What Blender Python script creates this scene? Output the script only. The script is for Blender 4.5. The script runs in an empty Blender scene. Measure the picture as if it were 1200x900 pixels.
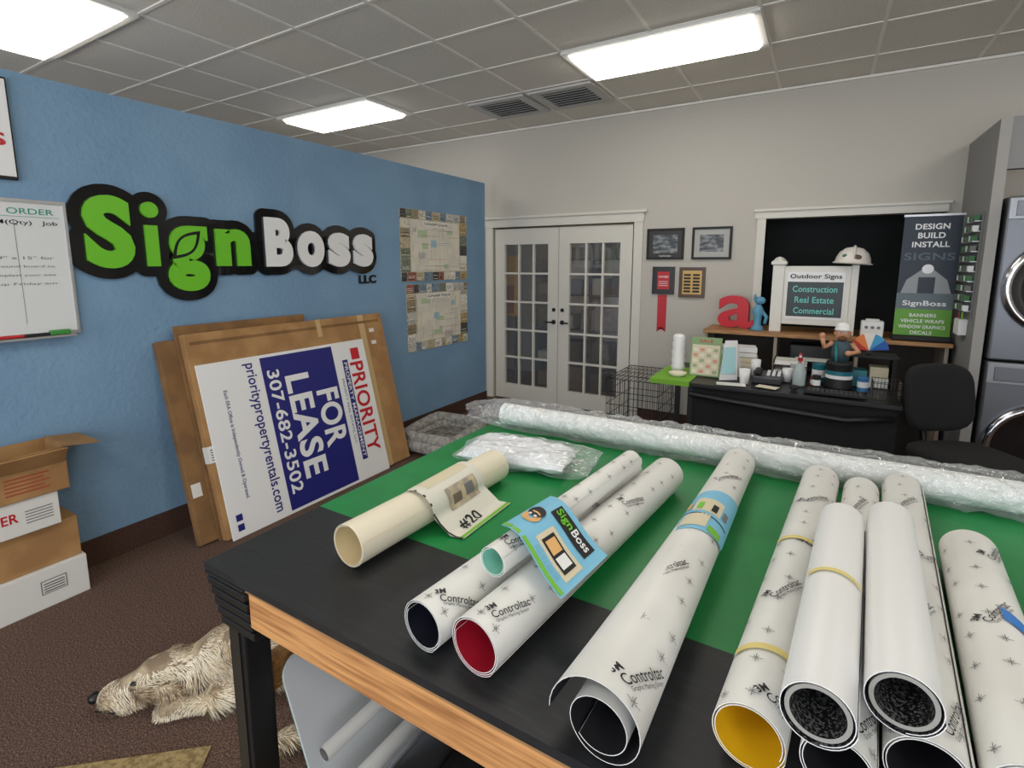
import bpy, bmesh, math, random
from mathutils import Matrix, Vector, noise
random.seed(7)
R=random.Random(5)
scene=bpy.context.scene
pi=math.pi
# ------------------------------------------------------------------ materials
def lin(c):
    o=[]
    for v in c[:3]:
        v=v/255.0
        o.append(v/12.92 if v<=0.04045 else ((v+0.055)/1.055)**2.4)
    return (o[0],o[1],o[2],1.0)
MATS={}
def P(name,col,rough=0.6,metal=0.0,noise_s=None,col2=None,fac=(0.4,0.6),bump=None,emit=None,alpha=None,coat=0.0,spec=0.5,detail=3,stretch=None):
    if name in MATS: return MATS[name]
    m=bpy.data.materials.new(name); m.use_nodes=True
    nt=m.node_tree; b=nt.nodes["Principled BSDF"]
    b.inputs["Base Color"].default_value=lin(col)
    b.inputs["Roughness"].default_value=rough
    b.inputs["Metallic"].default_value=metal
    b.inputs["Specular IOR Level"].default_value=spec
    b.inputs["Coat Weight"].default_value=coat
    if alpha is not None: b.inputs["Alpha"].default_value=alpha
    tc=None
    if noise_s or bump:
        tc=nt.nodes.new("ShaderNodeTexCoord"); src=tc.outputs["Object"]
        if stretch:
            mp=nt.nodes.new("ShaderNodeMapping"); mp.inputs["Scale"].default_value=stretch
            nt.links.new(src,mp.inputs[0]); src=mp.outputs[0]
    if noise_s:
        n=nt.nodes.new("ShaderNodeTexNoise"); n.inputs["Scale"].default_value=noise_s; n.inputs["Detail"].default_value=detail
        nt.links.new(src,n.inputs["Vector"])
        cr=nt.nodes.new("ShaderNodeValToRGB")
        cr.color_ramp.elements[0].position=fac[0]; cr.color_ramp.elements[1].position=fac[1]
        cr.color_ramp.elements[0].color=lin(col); cr.color_ramp.elements[1].color=lin(col2 or col)
        nt.links.new(n.outputs["Fac"],cr.inputs[0]); nt.links.new(cr.outputs[0],b.inputs["Base Color"])
    if bump:
        n2=nt.nodes.new("ShaderNodeTexNoise"); n2.inputs["Scale"].default_value=bump[0]; n2.inputs["Detail"].default_value=3
        nt.links.new(src,n2.inputs["Vector"])
        bp=nt.nodes.new("ShaderNodeBump"); bp.inputs["Strength"].default_value=bump[1]; bp.inputs["Distance"].default_value=bump[2]
        nt.links.new(n2.outputs["Fac"],bp.inputs["Height"]); nt.links.new(bp.outputs[0],b.inputs["Normal"])
    if emit:
        b.inputs["Emission Color"].default_value=lin(emit[0]); b.inputs["Emission Strength"].default_value=emit[1]
    MATS[name]=m
    return m
def film(name,op=0.25,rough=0.12,bump=(25,0.6,0.01),gmix=0.55):
    if name in MATS: return MATS[name]
    m=bpy.data.materials.new(name); m.use_nodes=True; nt=m.node_tree
    nt.nodes.remove(nt.nodes["Principled BSDF"]); out=nt.nodes["Material Output"]
    tr=nt.nodes.new("ShaderNodeBsdfTransparent"); gl=nt.nodes.new("ShaderNodeBsdfGlossy"); gl.inputs["Roughness"].default_value=rough
    df=nt.nodes.new("ShaderNodeBsdfDiffuse"); df.inputs["Color"].default_value=(0.85,0.87,0.9,1)
    m1=nt.nodes.new("ShaderNodeMixShader"); m2=nt.nodes.new("ShaderNodeMixShader")
    m1.inputs[0].default_value=gmix; nt.links.new(df.outputs[0],m1.inputs[1]); nt.links.new(gl.outputs[0],m1.inputs[2])
    lw=nt.nodes.new("ShaderNodeLayerWeight"); lw.inputs["Blend"].default_value=0.3
    ad=nt.nodes.new("ShaderNodeMath"); ad.operation='MULTIPLY_ADD'; ad.inputs[1].default_value=0.5; ad.inputs[2].default_value=op; ad.use_clamp=True
    nt.links.new(lw.outputs["Facing"],ad.inputs[0]); nt.links.new(ad.outputs[0],m2.inputs[0])
    nt.links.new(tr.outputs[0],m2.inputs[1]); nt.links.new(m1.outputs[0],m2.inputs[2]); nt.links.new(m2.outputs[0],out.inputs[0])
    if bump:
        tc=nt.nodes.new("ShaderNodeTexCoord"); n2=nt.nodes.new("ShaderNodeTexNoise"); n2.inputs["Scale"].default_value=bump[0]
        nt.links.new(tc.outputs["Object"],n2.inputs["Vector"])
        bp=nt.nodes.new("ShaderNodeBump"); bp.inputs["Strength"].default_value=bump[1]; bp.inputs["Distance"].default_value=bump[2]
        nt.links.new(n2.outputs["Fac"],bp.inputs["Height"]); nt.links.new(bp.outputs[0],gl.inputs["Normal"])
        nt.links.new(bp.outputs[0],lw.inputs["Normal"])
    MATS[name]=m; return m

black=P("black_matte",(20,20,22),0.6)
blackg=P("black_gloss",(9,9,10),0.10,coat=0.5)
white=P("white_paint",(225,224,220),0.5)
whitep=P("white_plastic",(234,234,233),0.35)
paper=P("vinyl_backing_paper",(232,231,226),0.40,noise_s=3,col2=(220,219,214))
cream=P("cream_paper",(230,221,198),0.5)
ink=P("ink",(28,28,32),0.6)
inkg=P("ink_grey",(120,120,120),0.6)
red=P("red_paint",(190,28,38),0.4)
green=P("logo_green",(112,196,44),0.35)
navy=P("navy_print",(34,36,116),0.4)
teal=P("teal_print",(40,150,130),0.5)
card=P("cardboard",(174,134,86),0.8,noise_s=6,col2=(156,116,72),bump=(60,0.15,0.002))
card_d=P("cardboard_dark",(138,102,62),0.85,noise_s=6,col2=(120,88,54))
wood=P("pine_lumber",(206,150,92),0.6,noise_s=9,col2=(150,98,54),fac=(0.35,0.7),stretch=(0.6,6,12),detail=5)
woodl=P("ledge_wood",(180,135,88),0.55,noise_s=9,col2=(150,108,68),stretch=(0.6,6,12))
steel=P("brushed_graphite",(105,107,112),0.35,metal=0.7)
chrome=P("chrome",(200,200,205),0.15,metal=1.0)
dglass=P("dark_glass",(12,14,18),0.05,coat=1.0)

# ------------------------------------------------------------------ mesh builder
FC={}
def font2d(body,off=0.0):
    kk=(body,round(off,4))
    if kk in FC: return FC[kk]
    cu=bpy.data.curves.new("t",'FONT'); cu.body=body; cu.size=1; cu.resolution_u=5; cu.offset=off
    if off>0: cu.space_character=1.0+off*2.2
    ob=bpy.data.objects.new("t",cu); scene.collection.objects.link(ob)
    dg=bpy.context.evaluated_depsgraph_get()
    me=bpy.data.meshes.new_from_object(ob.evaluated_get(dg))
    vs=[(v.co.x,v.co.y) for v in me.vertices]; fs=[tuple(p.vertices) for p in me.polygons]
    key={};mp=[];nv=[]
    for v in vs:
        k=(round(v[0],5),round(v[1],5))
        if k not in key: key[k]=len(nv); nv.append(v)
        mp.append(key[k])
    nf=[]
    for f in fs:
        g=[]
        for i in f:
            if mp[i] not in g: g.append(mp[i])
        if len(g)>2: nf.append(tuple(g))
    bpy.data.objects.remove(ob); bpy.data.curves.remove(cu); bpy.data.meshes.remove(me)
    if not nv: nv=[(0,0)]
    x0=min(v[0] for v in nv); y0=min(v[1] for v in nv); x1=max(v[0] for v in nv); y1=max(v[1] for v in nv)
    nv=[(v[0]-x0,v[1]-y0) for v in nv]
    FC[kk]=(nv,nf,max(x1-x0,1e-4),max(y1-y0,1e-4)); return FC[kk]
def basis(o,x,y):
    x=Vector(x).normalized(); y=Vector(y).normalized(); z=x.cross(y)
    return Matrix(((x.x,y.x,z.x,o[0]),(x.y,y.y,z.y,o[1]),(x.z,y.z,z.z,o[2]),(0,0,0,1)))
def T(x=0,y=0,z=0): return Matrix.Translation((x,y,z))
def Rz(a): return Matrix.Rotation(math.radians(a),4,'Z')
def Rx(a): return Matrix.Rotation(math.radians(a),4,'X')
def Ry(a): return Matrix.Rotation(math.radians(a),4,'Y')
class MB:
    def __init__(s,name): s.n=name; s.v=[]; s.f=[]; s.mi=[]; s.sm=[]; s.ms=[]
    def m(s,mat):
        if mat not in s.ms: s.ms.append(mat)
        return s.ms.index(mat)
    def add(s,vs,fs,mat,smooth=False,M=None):
        o=len(s.v); k=s.m(mat)
        for v in vs:
            v=Vector(v)
            s.v.append(M@v if M is not None else v)
        for f in fs:
            s.f.append(tuple(i+o for i in f)); s.mi.append(k); s.sm.append(smooth)
        return s
    def box(s,c,size,mat,bev=0,M=None,R_=None,seg=2):
        bm=bmesh.new(); bmesh.ops.create_cube(bm,size=1)
        for v in bm.verts: v.co=Vector((v.co.x*size[0],v.co.y*size[1],v.co.z*size[2]))
        if bev>0: bmesh.ops.bevel(bm,geom=bm.edges[:],offset=bev,segments=seg,affect='EDGES',profile=0.5)
        bm.verts.index_update()
        L=T(*c)
        if R_ is not None: L=L@R_
        if M is not None: L=M@L
        s.add([v.co.copy() for v in bm.verts],[[v.index for v in f.verts] for f in bm.faces],mat,bev>0 and seg>2,L); bm.free(); return s
    def bx(s,x0,x1,y0,y1,z0,z1,mat,bev=0,M=None):
        return s.box(((x0+x1)/2,(y0+y1)/2,(z0+z1)/2),(abs(x1-x0),abs(y1-y0),abs(z1-z0)),mat,bev,M)
    def quad(s,a,b,c,d,mat,M=None): return s.add([a,b,c,d],[(0,1,2,3)],mat,False,M)
    def cyl(s,p0,p1,r0,mat,r1=None,seg=20,caps=True,M=None):
        r1=r0 if r1 is None else r1
        p0=Vector(p0);p1=Vector(p1);d=(p1-p0).normalized()
        u=d.orthogonal().normalized(); w=d.cross(u)
        vs=[]
        for p,r in((p0,r0),(p1,r1)):
            for i in range(seg):
                a=2*pi*i/seg; vs.append(p+u*(r*math.cos(a))+w*(r*math.sin(a)))
        s.add(vs,[(i,(i+1)%seg,seg+(i+1)%seg,seg+i) for i in range(seg)],mat,True,M)
        if caps:
            s.add(vs[:seg],[tuple(range(seg))[::-1]],mat,False,M); s.add(vs[seg:],[tuple(range(seg))],mat,False,M)
        return s
    def tube(s,pts,r,mat,seg=8,M=None,closed=False):
        pts=[Vector(p) for p in pts]; n=len(pts); vs=[]
        rr=r if isinstance(r,(list,tuple)) else [r]*n
        u=None
        for i,p in enumerate(pts):
            if closed: d=pts[(i+1)%n]-pts[i-1]
            else: d=pts[min(i+1,n-1)]-pts[max(i-1,0)]
            d.normalize()
            u=d.orthogonal().normalized() if u is None else (u-d*u.dot(d)).normalized()
            w=d.cross(u)
            for k in range(seg):
                a=2*pi*k/seg; vs.append(p+u*(rr[i]*math.cos(a))+w*(rr[i]*math.sin(a)))
        fs=[]
        for i in range(n if closed else n-1):
            j=(i+1)%n
            for k in range(seg): fs.append((i*seg+k,i*seg+(k+1)%seg,j*seg+(k+1)%seg,j*seg+k))
        if not closed: fs+= [tuple(range(seg)),tuple(range((n-1)*seg,n*seg))]
        return s.add(vs,fs,mat,True,M)
    def lathe(s,prof,mat,M=None,seg=32,smooth=True):
        vs=[];n=len(prof)
        for r,z in prof:
            for k in range(seg):
                a=2*pi*k/seg; vs.append((r*math.cos(a),r*math.sin(a),z))
        fs=[]
        for i in range(n-1):
            for k in range(seg): fs.append((i*seg+k,i*seg+(k+1)%seg,(i+1)*seg+(k+1)%seg,(i+1)*seg+k))
        return s.add(vs,fs,mat,smooth,M)
    def ell(s,c,r,mat,M=None,R_=None,seg=20,rings=12):
        vs=[];fs=[]
        for i in range(rings+1):
            t=pi*i/rings
            for k in range(seg):
                a=2*pi*k/seg; vs.append((r[0]*math.sin(t)*math.cos(a),r[1]*math.sin(t)*math.sin(a),r[2]*math.cos(t)))
        for i in range(rings):
            for k in range(seg): fs.append((i*seg+k,i*seg+(k+1)%seg,(i+1)*seg+(k+1)%seg,(i+1)*seg+k))
        L=T(*c)
        if R_ is not None: L=L@R_
        if M is not None: L=M@L
        return s.add(vs,fs,mat,True,L)
    def text(s,body,M,mat,w=None,h=None,dil=0,depth=0,x=0,y=0,center=False,bold=0.0):
        vs,fs,W,H=font2d(body,bold)
        sx=(w/W) if w else None; sy=(h/H) if h else None
        if sx is None: sx=sy
        if sy is None: sy=sx
        ox=x-(W*sx/2 if center else 0); oy=y
        v2=[(a*sx+ox,b*sy+oy) for a,b in vs]
        s.add([Vector((a,b,depth)) for a,b in v2],fs,mat,False,M)
        ec={}
        for f in fs:
            for i in range(len(f)):
                e=(f[i],f[(i+1)%len(f)]); k=tuple(sorted(e)); ec[k]=ec.get(k,0)+1
        bd=[k for k,c in ec.items() if c==1]
        if depth>0:
            for a,b in bd:
                s.add([(*v2[a],0),(*v2[b],0),(*v2[b],depth),(*v2[a],depth)],[(0,1,2,3)],mat,False,M)
        if dil>0:
            n=18; seen=set(); q_=0
            for a,b in bd:
                A=Vector(v2[a]);B=Vector(v2[b]);L=(B-A).length
                if L<1e-7: continue
                d=(B-A)/L; nn_=Vector((-d.y,d.x))*dil; q_+=1
                e=-0.00002*(q_%60)
                q=[A+nn_,B+nn_,B-nn_,A-nn_]
                s.add([(p.x,p.y,depth+e) for p in q],[(0,1,2,3)],mat,False,M)
                for sg in (1,-1):
                    p,r=A+nn_*sg,B+nn_*sg
                    s.add([(p.x,p.y,0),(r.x,r.y,0),(r.x,r.y,depth+e),(p.x,p.y,depth+e)],[(0,1,2,3)],mat,False,M)
                for C in (a,b):
                    if C in seen: continue
                    seen.add(C); c=v2[C]; e-=0.000011
                    ring=[(c[0]+dil*math.cos(2*pi*i/n),c[1]+dil*math.sin(2*pi*i/n)) for i in range(n)]
                    s.add([(p[0],p[1],depth+e) for p in ring],[tuple(range(n))],mat,False,M)
                    s.add([(p[0],p[1],0) for p in ring]+[(p[0],p[1],depth+e) for p in ring],[(i,(i+1)%n,n+(i+1)%n,n+i) for i in range(n)],mat,False,M)
        return s
    def rect(s,x0,x1,y0,y1,mat,M,z=0): return s.add([(x0,y0,z),(x1,y0,z),(x1,y1,z),(x0,y1,z)],[(0,1,2,3)],mat,False,M)
    def done(s):
        xs=[v.x for v in s.v];ys=[v.y for v in s.v];zs=[v.z for v in s.v]
        c=Vector(((min(xs)+max(xs))/2,(min(ys)+max(ys))/2,min(zs)))
        me=bpy.data.meshes.new(s.n); me.from_pydata([v-c for v in s.v],[],s.f)
        for m in s.ms: me.materials.append(m)
        me.polygons.foreach_set("material_index",s.mi); me.polygons.foreach_set("use_smooth",s.sm); me.update()
        ob=bpy.data.objects.new(s.n,me); ob.location=c; scene.collection.objects.link(ob); return ob

# ------------------------------------------------------------------ room shell
XW=-3.32; YB=5.25; HC=3.14; HP=2.53
carpet=P("carpet_brown",(76,55,45),0.95,noise_s=150,col2=(132,104,88),fac=(0.42,0.68),bump=(200,0.8,0.01),detail=2)
bluew=P("blue_wall_paint",(118,152,182),0.75,noise_s=2,col2=(125,159,188),bump=(38,0.4,0.012))
greyw=P("grey_wall_paint",(192,187,178),0.8,bump=(45,0.25,0.008))
partw=P("partition_paint",(140,139,138),0.8,bump=(45,0.2,0.006))
ceilm=P("ceiling_tile",(234,228,217),0.9,noise_s=120,col2=(208,202,192),fac=(0.35,0.7),bump=(90,0.5,0.004))
tbar=P("ceiling_tbar",(238,234,226),0.6)
basem=P("baseboard_carpet",(60,38,29),0.9,noise_s=150,col2=(82,56,44))
def one(name,x0,x1,y0,y1,z0,z1,mat,bev=0): return MB(name).bx(x0,x1,y0,y1,z0,z1,mat,bev).done()
one("floor",-6.6,4.6,-2.8,6.9,-0.08,0,carpet)
one("ceiling",-6.6,4.6,-2.8,6.9,HC,HC+0.06,ceilm)
one("wall_left",XW-0.14,XW,-2.7,4.95,0,HP,bluew)
one("wall_left_outer",-6.6,-6.5,-2.7,6.9,0,HC,greyw)
one("wall_right",4.5,4.6,-2.7,6.9,0,HC,greyw)
DX0,DX1=-3.40,-1.68
b=MB("wall_back")
OX0,OX1,OZ0,OZ1=-0.47,0.80,1.05,2.04
b.bx(-6.5,DX0,YB,YB+0.12,0,HC,greyw).bx(DX0,DX1,YB,YB+0.12,2.06,HC,greyw).bx(DX1,OX0,YB,YB+0.12,0,HC,greyw)
b.bx(OX0,OX1,YB,YB+0.12,0,OZ0,greyw).bx(OX0,OX1,YB,YB+0.12,OZ1,HC,greyw).bx(OX1,4.5,YB,YB+0.12,0,HC,greyw).done()
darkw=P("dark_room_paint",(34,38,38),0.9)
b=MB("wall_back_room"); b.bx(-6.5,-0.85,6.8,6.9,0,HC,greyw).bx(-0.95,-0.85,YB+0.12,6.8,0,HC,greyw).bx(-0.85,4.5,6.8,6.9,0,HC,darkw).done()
b=MB("wall_front"); y0,y1=-2.8,-2.7
b.bx(-6.6,4.6,y0,y1,0,0.3,greyw).bx(-6.6,4.6,y0,y1,2.8,HC,greyw)
for xa,xb in((-6.6,-5.6),(-3.4,-2.9),(-0.7,-0.3),(1.9,2.3),(4.1,4.6)): b.bx(xa,xb,y0,y1,0.3,2.8,greyw)
b.done()
for i,(xa,xb) in enumerate(((-5.6,-3.4),(-2.9,-0.7),(-0.3,1.9),(2.3,4.1))):
    w=MB("window_%d"%(i+1))
    for a,c,d,e in((xa,xb,0.3,0.36),(xa,xb,2.74,2.8),(xa,xa+0.05,0.36,2.74),(xb-0.05,xb,0.36,2.74),((xa+xb)/2-0.02,(xa+xb)/2+0.02,0.36,2.74)):
        w.bx(a,c,-2.79,-2.71,d,e,P("window_frame",(60,56,52),0.4))
    w.done()
    la=bpy.data.lights.new("window_portal",'AREA'); la.shape='RECTANGLE'; la.size=xb-xa; la.size_y=2.5; la.cycles.is_portal=True
    lo=bpy.data.objects.new("window_portal",la); lo.location=((xa+xb)/2,-2.8,1.55); lo.rotation_euler=(math.radians(90),0,0); scene.collection.objects.link(lo)
one("baseboard_left",XW,XW+0.012,-2.7,4.95,0,0.15,basem)
b=MB("baseboard_back"); b.bx(DX1+0.1,0.86,YB-0.012,YB,0,0.12,basem).done()
b=MB("wall_right_partition"); PX=0.88; PY=4.41
b.bx(PX,PX+0.05,PY,YB,0,HP,partw).bx(PX+0.05,4.5,PY,PY+0.07,2.22,HP,partw).bx(PX+0.85,4.5,PY,PY+0.07,0,2.22,partw)
b.bx(PX-0.006,PX+0.05,PY-0.01,PY,0,HP,P("partition_edge",(158,155,150),0.6)).done()
b=MB("trim_ceiling_grid")
gx=-0.43; px=0.65; py=0.61; gy=3.565
x=gx-px*9
while x<4.5: b.bx(x-0.011,x+0.011,-2.7,YB,HC-0.006,HC,tbar); x+=px
y=gy-py*10
while y<YB: b.bx(-6.5,4.5,y-0.011,y+0.011,HC-0.0062,HC-0.0002,tbar); y+=py
b.done()
one("trim_ceiling_angle",-6.5,4.5,YB-0.025,YB,HC-0.025,HC-0.006,tbar)
lens=P("light_diffuser",(255,250,240),0.5,emit=((255,249,238),7.4))
frame=P("troffer_frame",(225,223,218),0.5)
for cy in (3.87,1.43,-1.01):
    for cx in (-4.33,-1.08,2.17):
        l=MB("ceiling_light"); z=HC-0.022
        l.bx(cx-0.65,cx+0.65,cy-0.305,cy-0.265,z,HC-0.006,frame).bx(cx-0.65,cx+0.65,cy+0.265,cy+0.305,z,HC-0.006,frame)
        l.bx(cx-0.65,cx-0.61,cy-0.265,cy+0.265,z,HC-0.006,frame).bx(cx+0.61,cx+0.65,cy-0.265,cy+0.265,z,HC-0.006,frame)
        d_=0.03
        A=[(cx-0.61,cy-0.265,z+0.006),(cx+0.61,cy-0.265,z+0.006),(cx+0.61,cy+0.265,z+0.006),(cx-0.61,cy+0.265,z+0.006)]
        B=[(cx-0.59,cy-0.235,z-d_),(cx+0.59,cy-0.235,z-d_),(cx+0.59,cy+0.235,z-d_),(cx-0.59,cy+0.235,z-d_)]
        l.add(A+B,[(4,5,6,7)]+[(i,(i+1)%4,4+(i+1)%4,4+i) for i in range(4)],lens)
        l.done()
l=MB("added_storage_light"); l.bx(-3.1,-1.9,5.9,6.2,HC-0.06,HC,frame).quad((-3.1,5.9,HC-0.065),(-1.9,5.9,HC-0.065),(-1.9,6.2,HC-0.065),(-3.1,6.2,HC-0.065),P("added_glow_warm",(255,235,205),0.5,emit=((255,238,210),3.0))).done()  # unseen glowing panel, added to brighten the view through the door glass
vm=P("vent_metal",(190,188,184),0.5); vd=P("vent_dark",(25,25,26),0.8)
for cx in (-2.055,-2.705):
    v=MB("ceiling_vent"); cy=4.48
    v.bx(cx-0.29,cx+0.29,cy-0.27,cy+0.27,HC-0.010,HC-0.007,vd)
    for a,c,d,e in((-0.3,0.3,-0.28,-0.21),(-0.3,0.3,0.21,0.28),(-0.3,-0.22,-0.21,0.21),(0.22,0.3,-0.21,0.21)):
        v.bx(cx+a,cx+c,cy+d,cy+e,HC-0.025,HC-0.006,vm)
    for k in range(7):
        yy=cy-0.18+k*0.06
        v.box((cx,yy,HC-0.024),(0.44,0.028,0.003),vm,R_=Rx(35))
    v.done()

# ------------------------------------------------------------------ french doors
glassd=film("door_glass",0.12,0.03,None)
dw=P("door_white",(214,210,200),0.45)
tr=MB("trim_door_casing")
tr.bx(DX1,DX1+0.09,YB-0.02,YB,0,2.06,dw).bx(DX0-0.09,DX0,YB-0.02,YB,0,2.06,dw)
tr.bx(DX0-0.1,DX1+0.1,YB-0.028,YB,2.06,2.15,dw).bx(DX0-0.13,DX1+0.13,YB-0.05,YB,2.15,2.18,dw,0.006).done()
mid=(DX0+DX1)/2
for i,(xa,xb) in enumerate(((DX0+0.02,mid-0.003),(mid+0.003,DX1-0.02))):
    d=MB("door_%d"%(i+1)); yy0,yy1=YB+0.01,YB+0.055
    ga,gb=xa+0.13,xb-0.13; za,zb=0.19,1.86
    d.bx(xa,ga,yy0,yy1,0.01,2.04,dw).bx(gb,xb,yy0,yy1,0.01,2.04,dw).bx(ga,gb,yy0,yy1,0.01,za,dw).bx(ga,gb,yy0,yy1,zb,2.04,dw)
    for k in (1,2): 
        xx=ga+(gb-ga)*k/3; d.bx(xx-0.011,xx+0.011,yy0+0.005,yy1-0.005,za,zb,dw)
    for k in range(1,5):
        zz=za+(zb-za)*k/5; d.bx(ga,gb,yy0+0.006,yy1-0.006,zz-0.011,zz+0.011,dw)
    d.quad((ga,yy0+0.02,za),(gb,yy0+0.02,za),(gb,yy0+0.02,zb),(ga,yy0+0.02,zb),glassd)
    hx=xb-0.05 if i==0 else xa+0.05
    d.cyl((hx,yy0-0.006,0.98),(hx,yy0,0.98),0.026,black); d.cyl((hx,yy0-0.05,0.98),(hx,yy0,0.98),0.009,black)
    sgn=-1 if i==0 else 1
    d.cyl((hx,yy0-0.05,0.98),(hx+sgn*0.09,yy0-0.05,0.98),0.009,black)
    d.cyl((hx,yy0-0.008,1.12),(hx,yy0,1.12),0.022,black)
    d.done()
s=MB("storage_shelf")
shg=P("shelf_grey",(60,60,64),0.6)
for z in (0.35,0.8,1.25,1.7): s.bx(-3.3,-1.1,6.1,6.5,z-0.02,z,shg)
for x in (-3.3,-2.5,-1.8,-1.1): s.bx(x-0.02,x+0.02,6.1,6.5,0,2.1,shg)
cols=[(100,92,78),(80,70,60),(80,90,98),(130,130,130),(54,58,54),(120,104,88),(170,166,156)]
for z in (0.0,0.35,0.8,1.25,1.7):
    x=-3.25
    while x<-1.4:
        w=R.uniform(0.12,0.35)
        c=R.choice(cols); s.bx(x,x+w,6.12,6.42,z+0.001,z+R.uniform(0.12,0.30),P("stock_%d"%c[0],c,0.7)); x+=w+R.uniform(0.02,0.15)
s.done()
s=MB("display_poster"); s.bx(-4.25,-3.45,5.9,5.92,0.95,1.75,P("poster_yellow",(225,170,60),0.6)); s.bx(-4.2,-3.5,5.895,5.9,0.98,1.35,P("poster_rust",(170,80,50),0.6)); s.bx(-4.22,-4.2,5.92,5.95,0,1.75,shg).bx(-3.5,-3.48,5.92,5.95,0,1.75,shg).done()

t=MB("trim_passthrough")
t.bx(OX0-0.07,OX0,YB-0.02,YB+0.12,1.05,2.04,dw).bx(OX0-0.09,OX1+0.0,YB-0.025,YB,2.04,2.10,dw).bx(OX0-0.10,OX1+0.02,YB-0.045,YB,2.10,2.125,dw,0.005).done()
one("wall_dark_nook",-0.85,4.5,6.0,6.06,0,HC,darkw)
l=MB("window_ledge"); l.bx(-0.88,0.855,4.80,YB+0.2,1.03,1.06,woodl,0.004)
for x in (-0.86,-0.3,0.28,0.83): l.bx(x-0.012,x+0.012,4.86,YB-0.02,0.0,1.03,P("hutch_beige",(170,158,140),0.6))
l.bx(-0.85,0.82,YB-0.035,YB-0.02,0.05,1.03,P("hutch_back",(60,52,46),0.7)).done()

# ------------------------------------------------------------------ left wall things
WL=lambda y,z,off=0.0: basis((XW+off,y,z),(0,1,0),(0,0,1))
def logo():
    lg=MB("signboss_wall_logo")
    M=WL(0,0,0.0)
    S=[("S",1.19,1.40,1.615,2.00),("ı",1.455,1.515,1.625,1.855),("g",1.555,1.775,1.475,1.865),("n",1.825,2.035,1.625,1.86)]
    B=[("B",2.185,2.375,1.62,1.955),("o",2.42,2.63,1.615,1.88),("s",2.675,2.865,1.615,1.88),("s",2.905,3.095,1.615,1.88)]
    def mp(L,a0,a1,b0,b1): return [(c,b0+(x0-a0)*(b1-b0)/(a1-a0),b0+(x1-a0)*(b1-b0)/(a1-a0),z0,z1) for c,x0,x1,z0,z1 in L]
    S=mp(S,1.19,2.035,1.19,2.09); B=mp(B,2.185,3.095,2.21,3.19)
    for c,x0,x1,z0,z1 in S+B:
        lg.text(c,M,blackg,w=x1-x0,h=z1-z0,x=x0,y=z0,dil=0.058,depth=0.02,bold=0.045)
        lg.bx(XW,XW+0.0185,x0-0.02,x1+0.02,max(z0,1.6),min(z1,1.87),blackg)
    for (a,b_) in zip(S+B,(S+B)[1:]): lg.bx(XW,XW+0.0182,a[2]-0.05,b_[1]+0.05,1.60,1.85,blackg)
    for c,x0,x1,z0,z1 in S: lg.text(c,WL(0,0,0.021),green,w=x1-x0,h=z1-z0,x=x0,y=z0,depth=0.02,bold=0.052)
    for c,x0,x1,z0,z1 in B: lg.text(c,WL(0,0,0.021),whitep,w=x1-x0,h=z1-z0,x=x0,y=z0,depth=0.02,bold=0.052)
    ix=(S[1][1]+S[1][2])/2
    lg.cyl((XW,ix,1.94),(XW+0.0205,ix,1.94),0.10,blackg,seg=32); lg.cyl((XW+0.021,ix,1.94),(XW+0.041,ix,1.94),0.044,green,seg=28)
    gx0=(S[2][1]+S[2][2])/2-0.01
    def leaf(k_,mt,z_):
        lf=[]
        for k in range(15):
            t=k/14; lf.append((-0.085+0.17*t,-0.085+0.17*t,0.055*math.sin(pi*t)))
        pts=[(gx0+(a-c_*0.7)*k_,1.752+(b_+c_*0.7)*k_) for a,b_,c_ in lf]+[(gx0+(a+c_*0.7)*k_,1.752+(b_-c_*0.7)*k_) for a,b_,c_ in lf[-2:0:-1]]
        lg.add([(a,b_,0) for a,b_ in pts],[tuple(range(len(pts)))],mt,False,WL(0,0,z_))
    leaf(1.0,blackg,0.0425); leaf(0.74,green,0.0435)
    lg.text("LLC",M,blackg,w=0.19,h=0.07,x=3.05,y=1.475,depth=0.012,bold=0.03)
    lg.done()
logo()
wb=MB("whiteboard"); al=P("aluminium",(190,190,190),0.35,metal=0.6)
wb.bx(XW,XW+0.012,0.1,1.12,1.30,1.93,P("whiteboard_surface",(222,224,224),0.2))
for a in ((0.09,1.13,1.93,1.945),(0.09,1.13,1.285,1.30),(0.09,0.1,1.3,1.93),(1.12,1.13,1.3,1.93)): wb.bx(XW,XW+0.02,a[0],a[1],a[2],a[3],al)
wb.bx(XW,XW+0.06,0.5,1.1,1.275,1.285,al)
mk=P("marker_green",(60,140,60),0.5)
for k,(y,c) in enumerate(((0.66,ink),(0.8,red),(0.9,ink))): wb.cyl((XW+0.035,y,1.294),(XW+0.035,y+0.11,1.294),0.008,c,seg=10)
wb.bx(XW+0.02,XW+0.05,1.0,1.08,1.287,1.31,mk,0.004)
Mw=WL(0,0,0.0135)
wb.text("DELIVERY ORDER",Mw,teal,w=0.42,h=0.028,x=0.66,y=1.875,bold=0.004)
wb.rect(0.4,1.1,1.862,1.864,teal,Mw)
wb.text("ITEM(Qty)   Job",Mw,ink,w=0.29,h=0.026,x=0.80,y=1.82,bold=0.004)
for k in range(4): wb.text(["4x8  9'' x 15'' for","comp round board to","x4 coroplast your size","pick up Friday am"][k],Mw,inkg,w=0.30,h=0.015,x=0.76,y=1.66-k*0.042)
wb.rect(0.925,0.927,1.35,1.85,inkg,Mw)
wb.done()
sg=MB("wall_sign"); sg.bx(XW,XW+0.02,0.2,0.965,2.03,2.49,black,0.003).bx(XW+0.02,XW+0.024,0.215,0.958,2.045,2.48,whitep)
sg.text("SIGNS",WL(0,0,0.026),red,w=0.40,h=0.06,x=0.535,y=2.18,bold=0.02).done()
pc=[(222,216,198),(196,182,150),(158,144,118),(128,136,116),(190,166,110),(160,100,84),(128,148,164),(236,232,222),(84,82,80),(204,202,194)]
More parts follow.
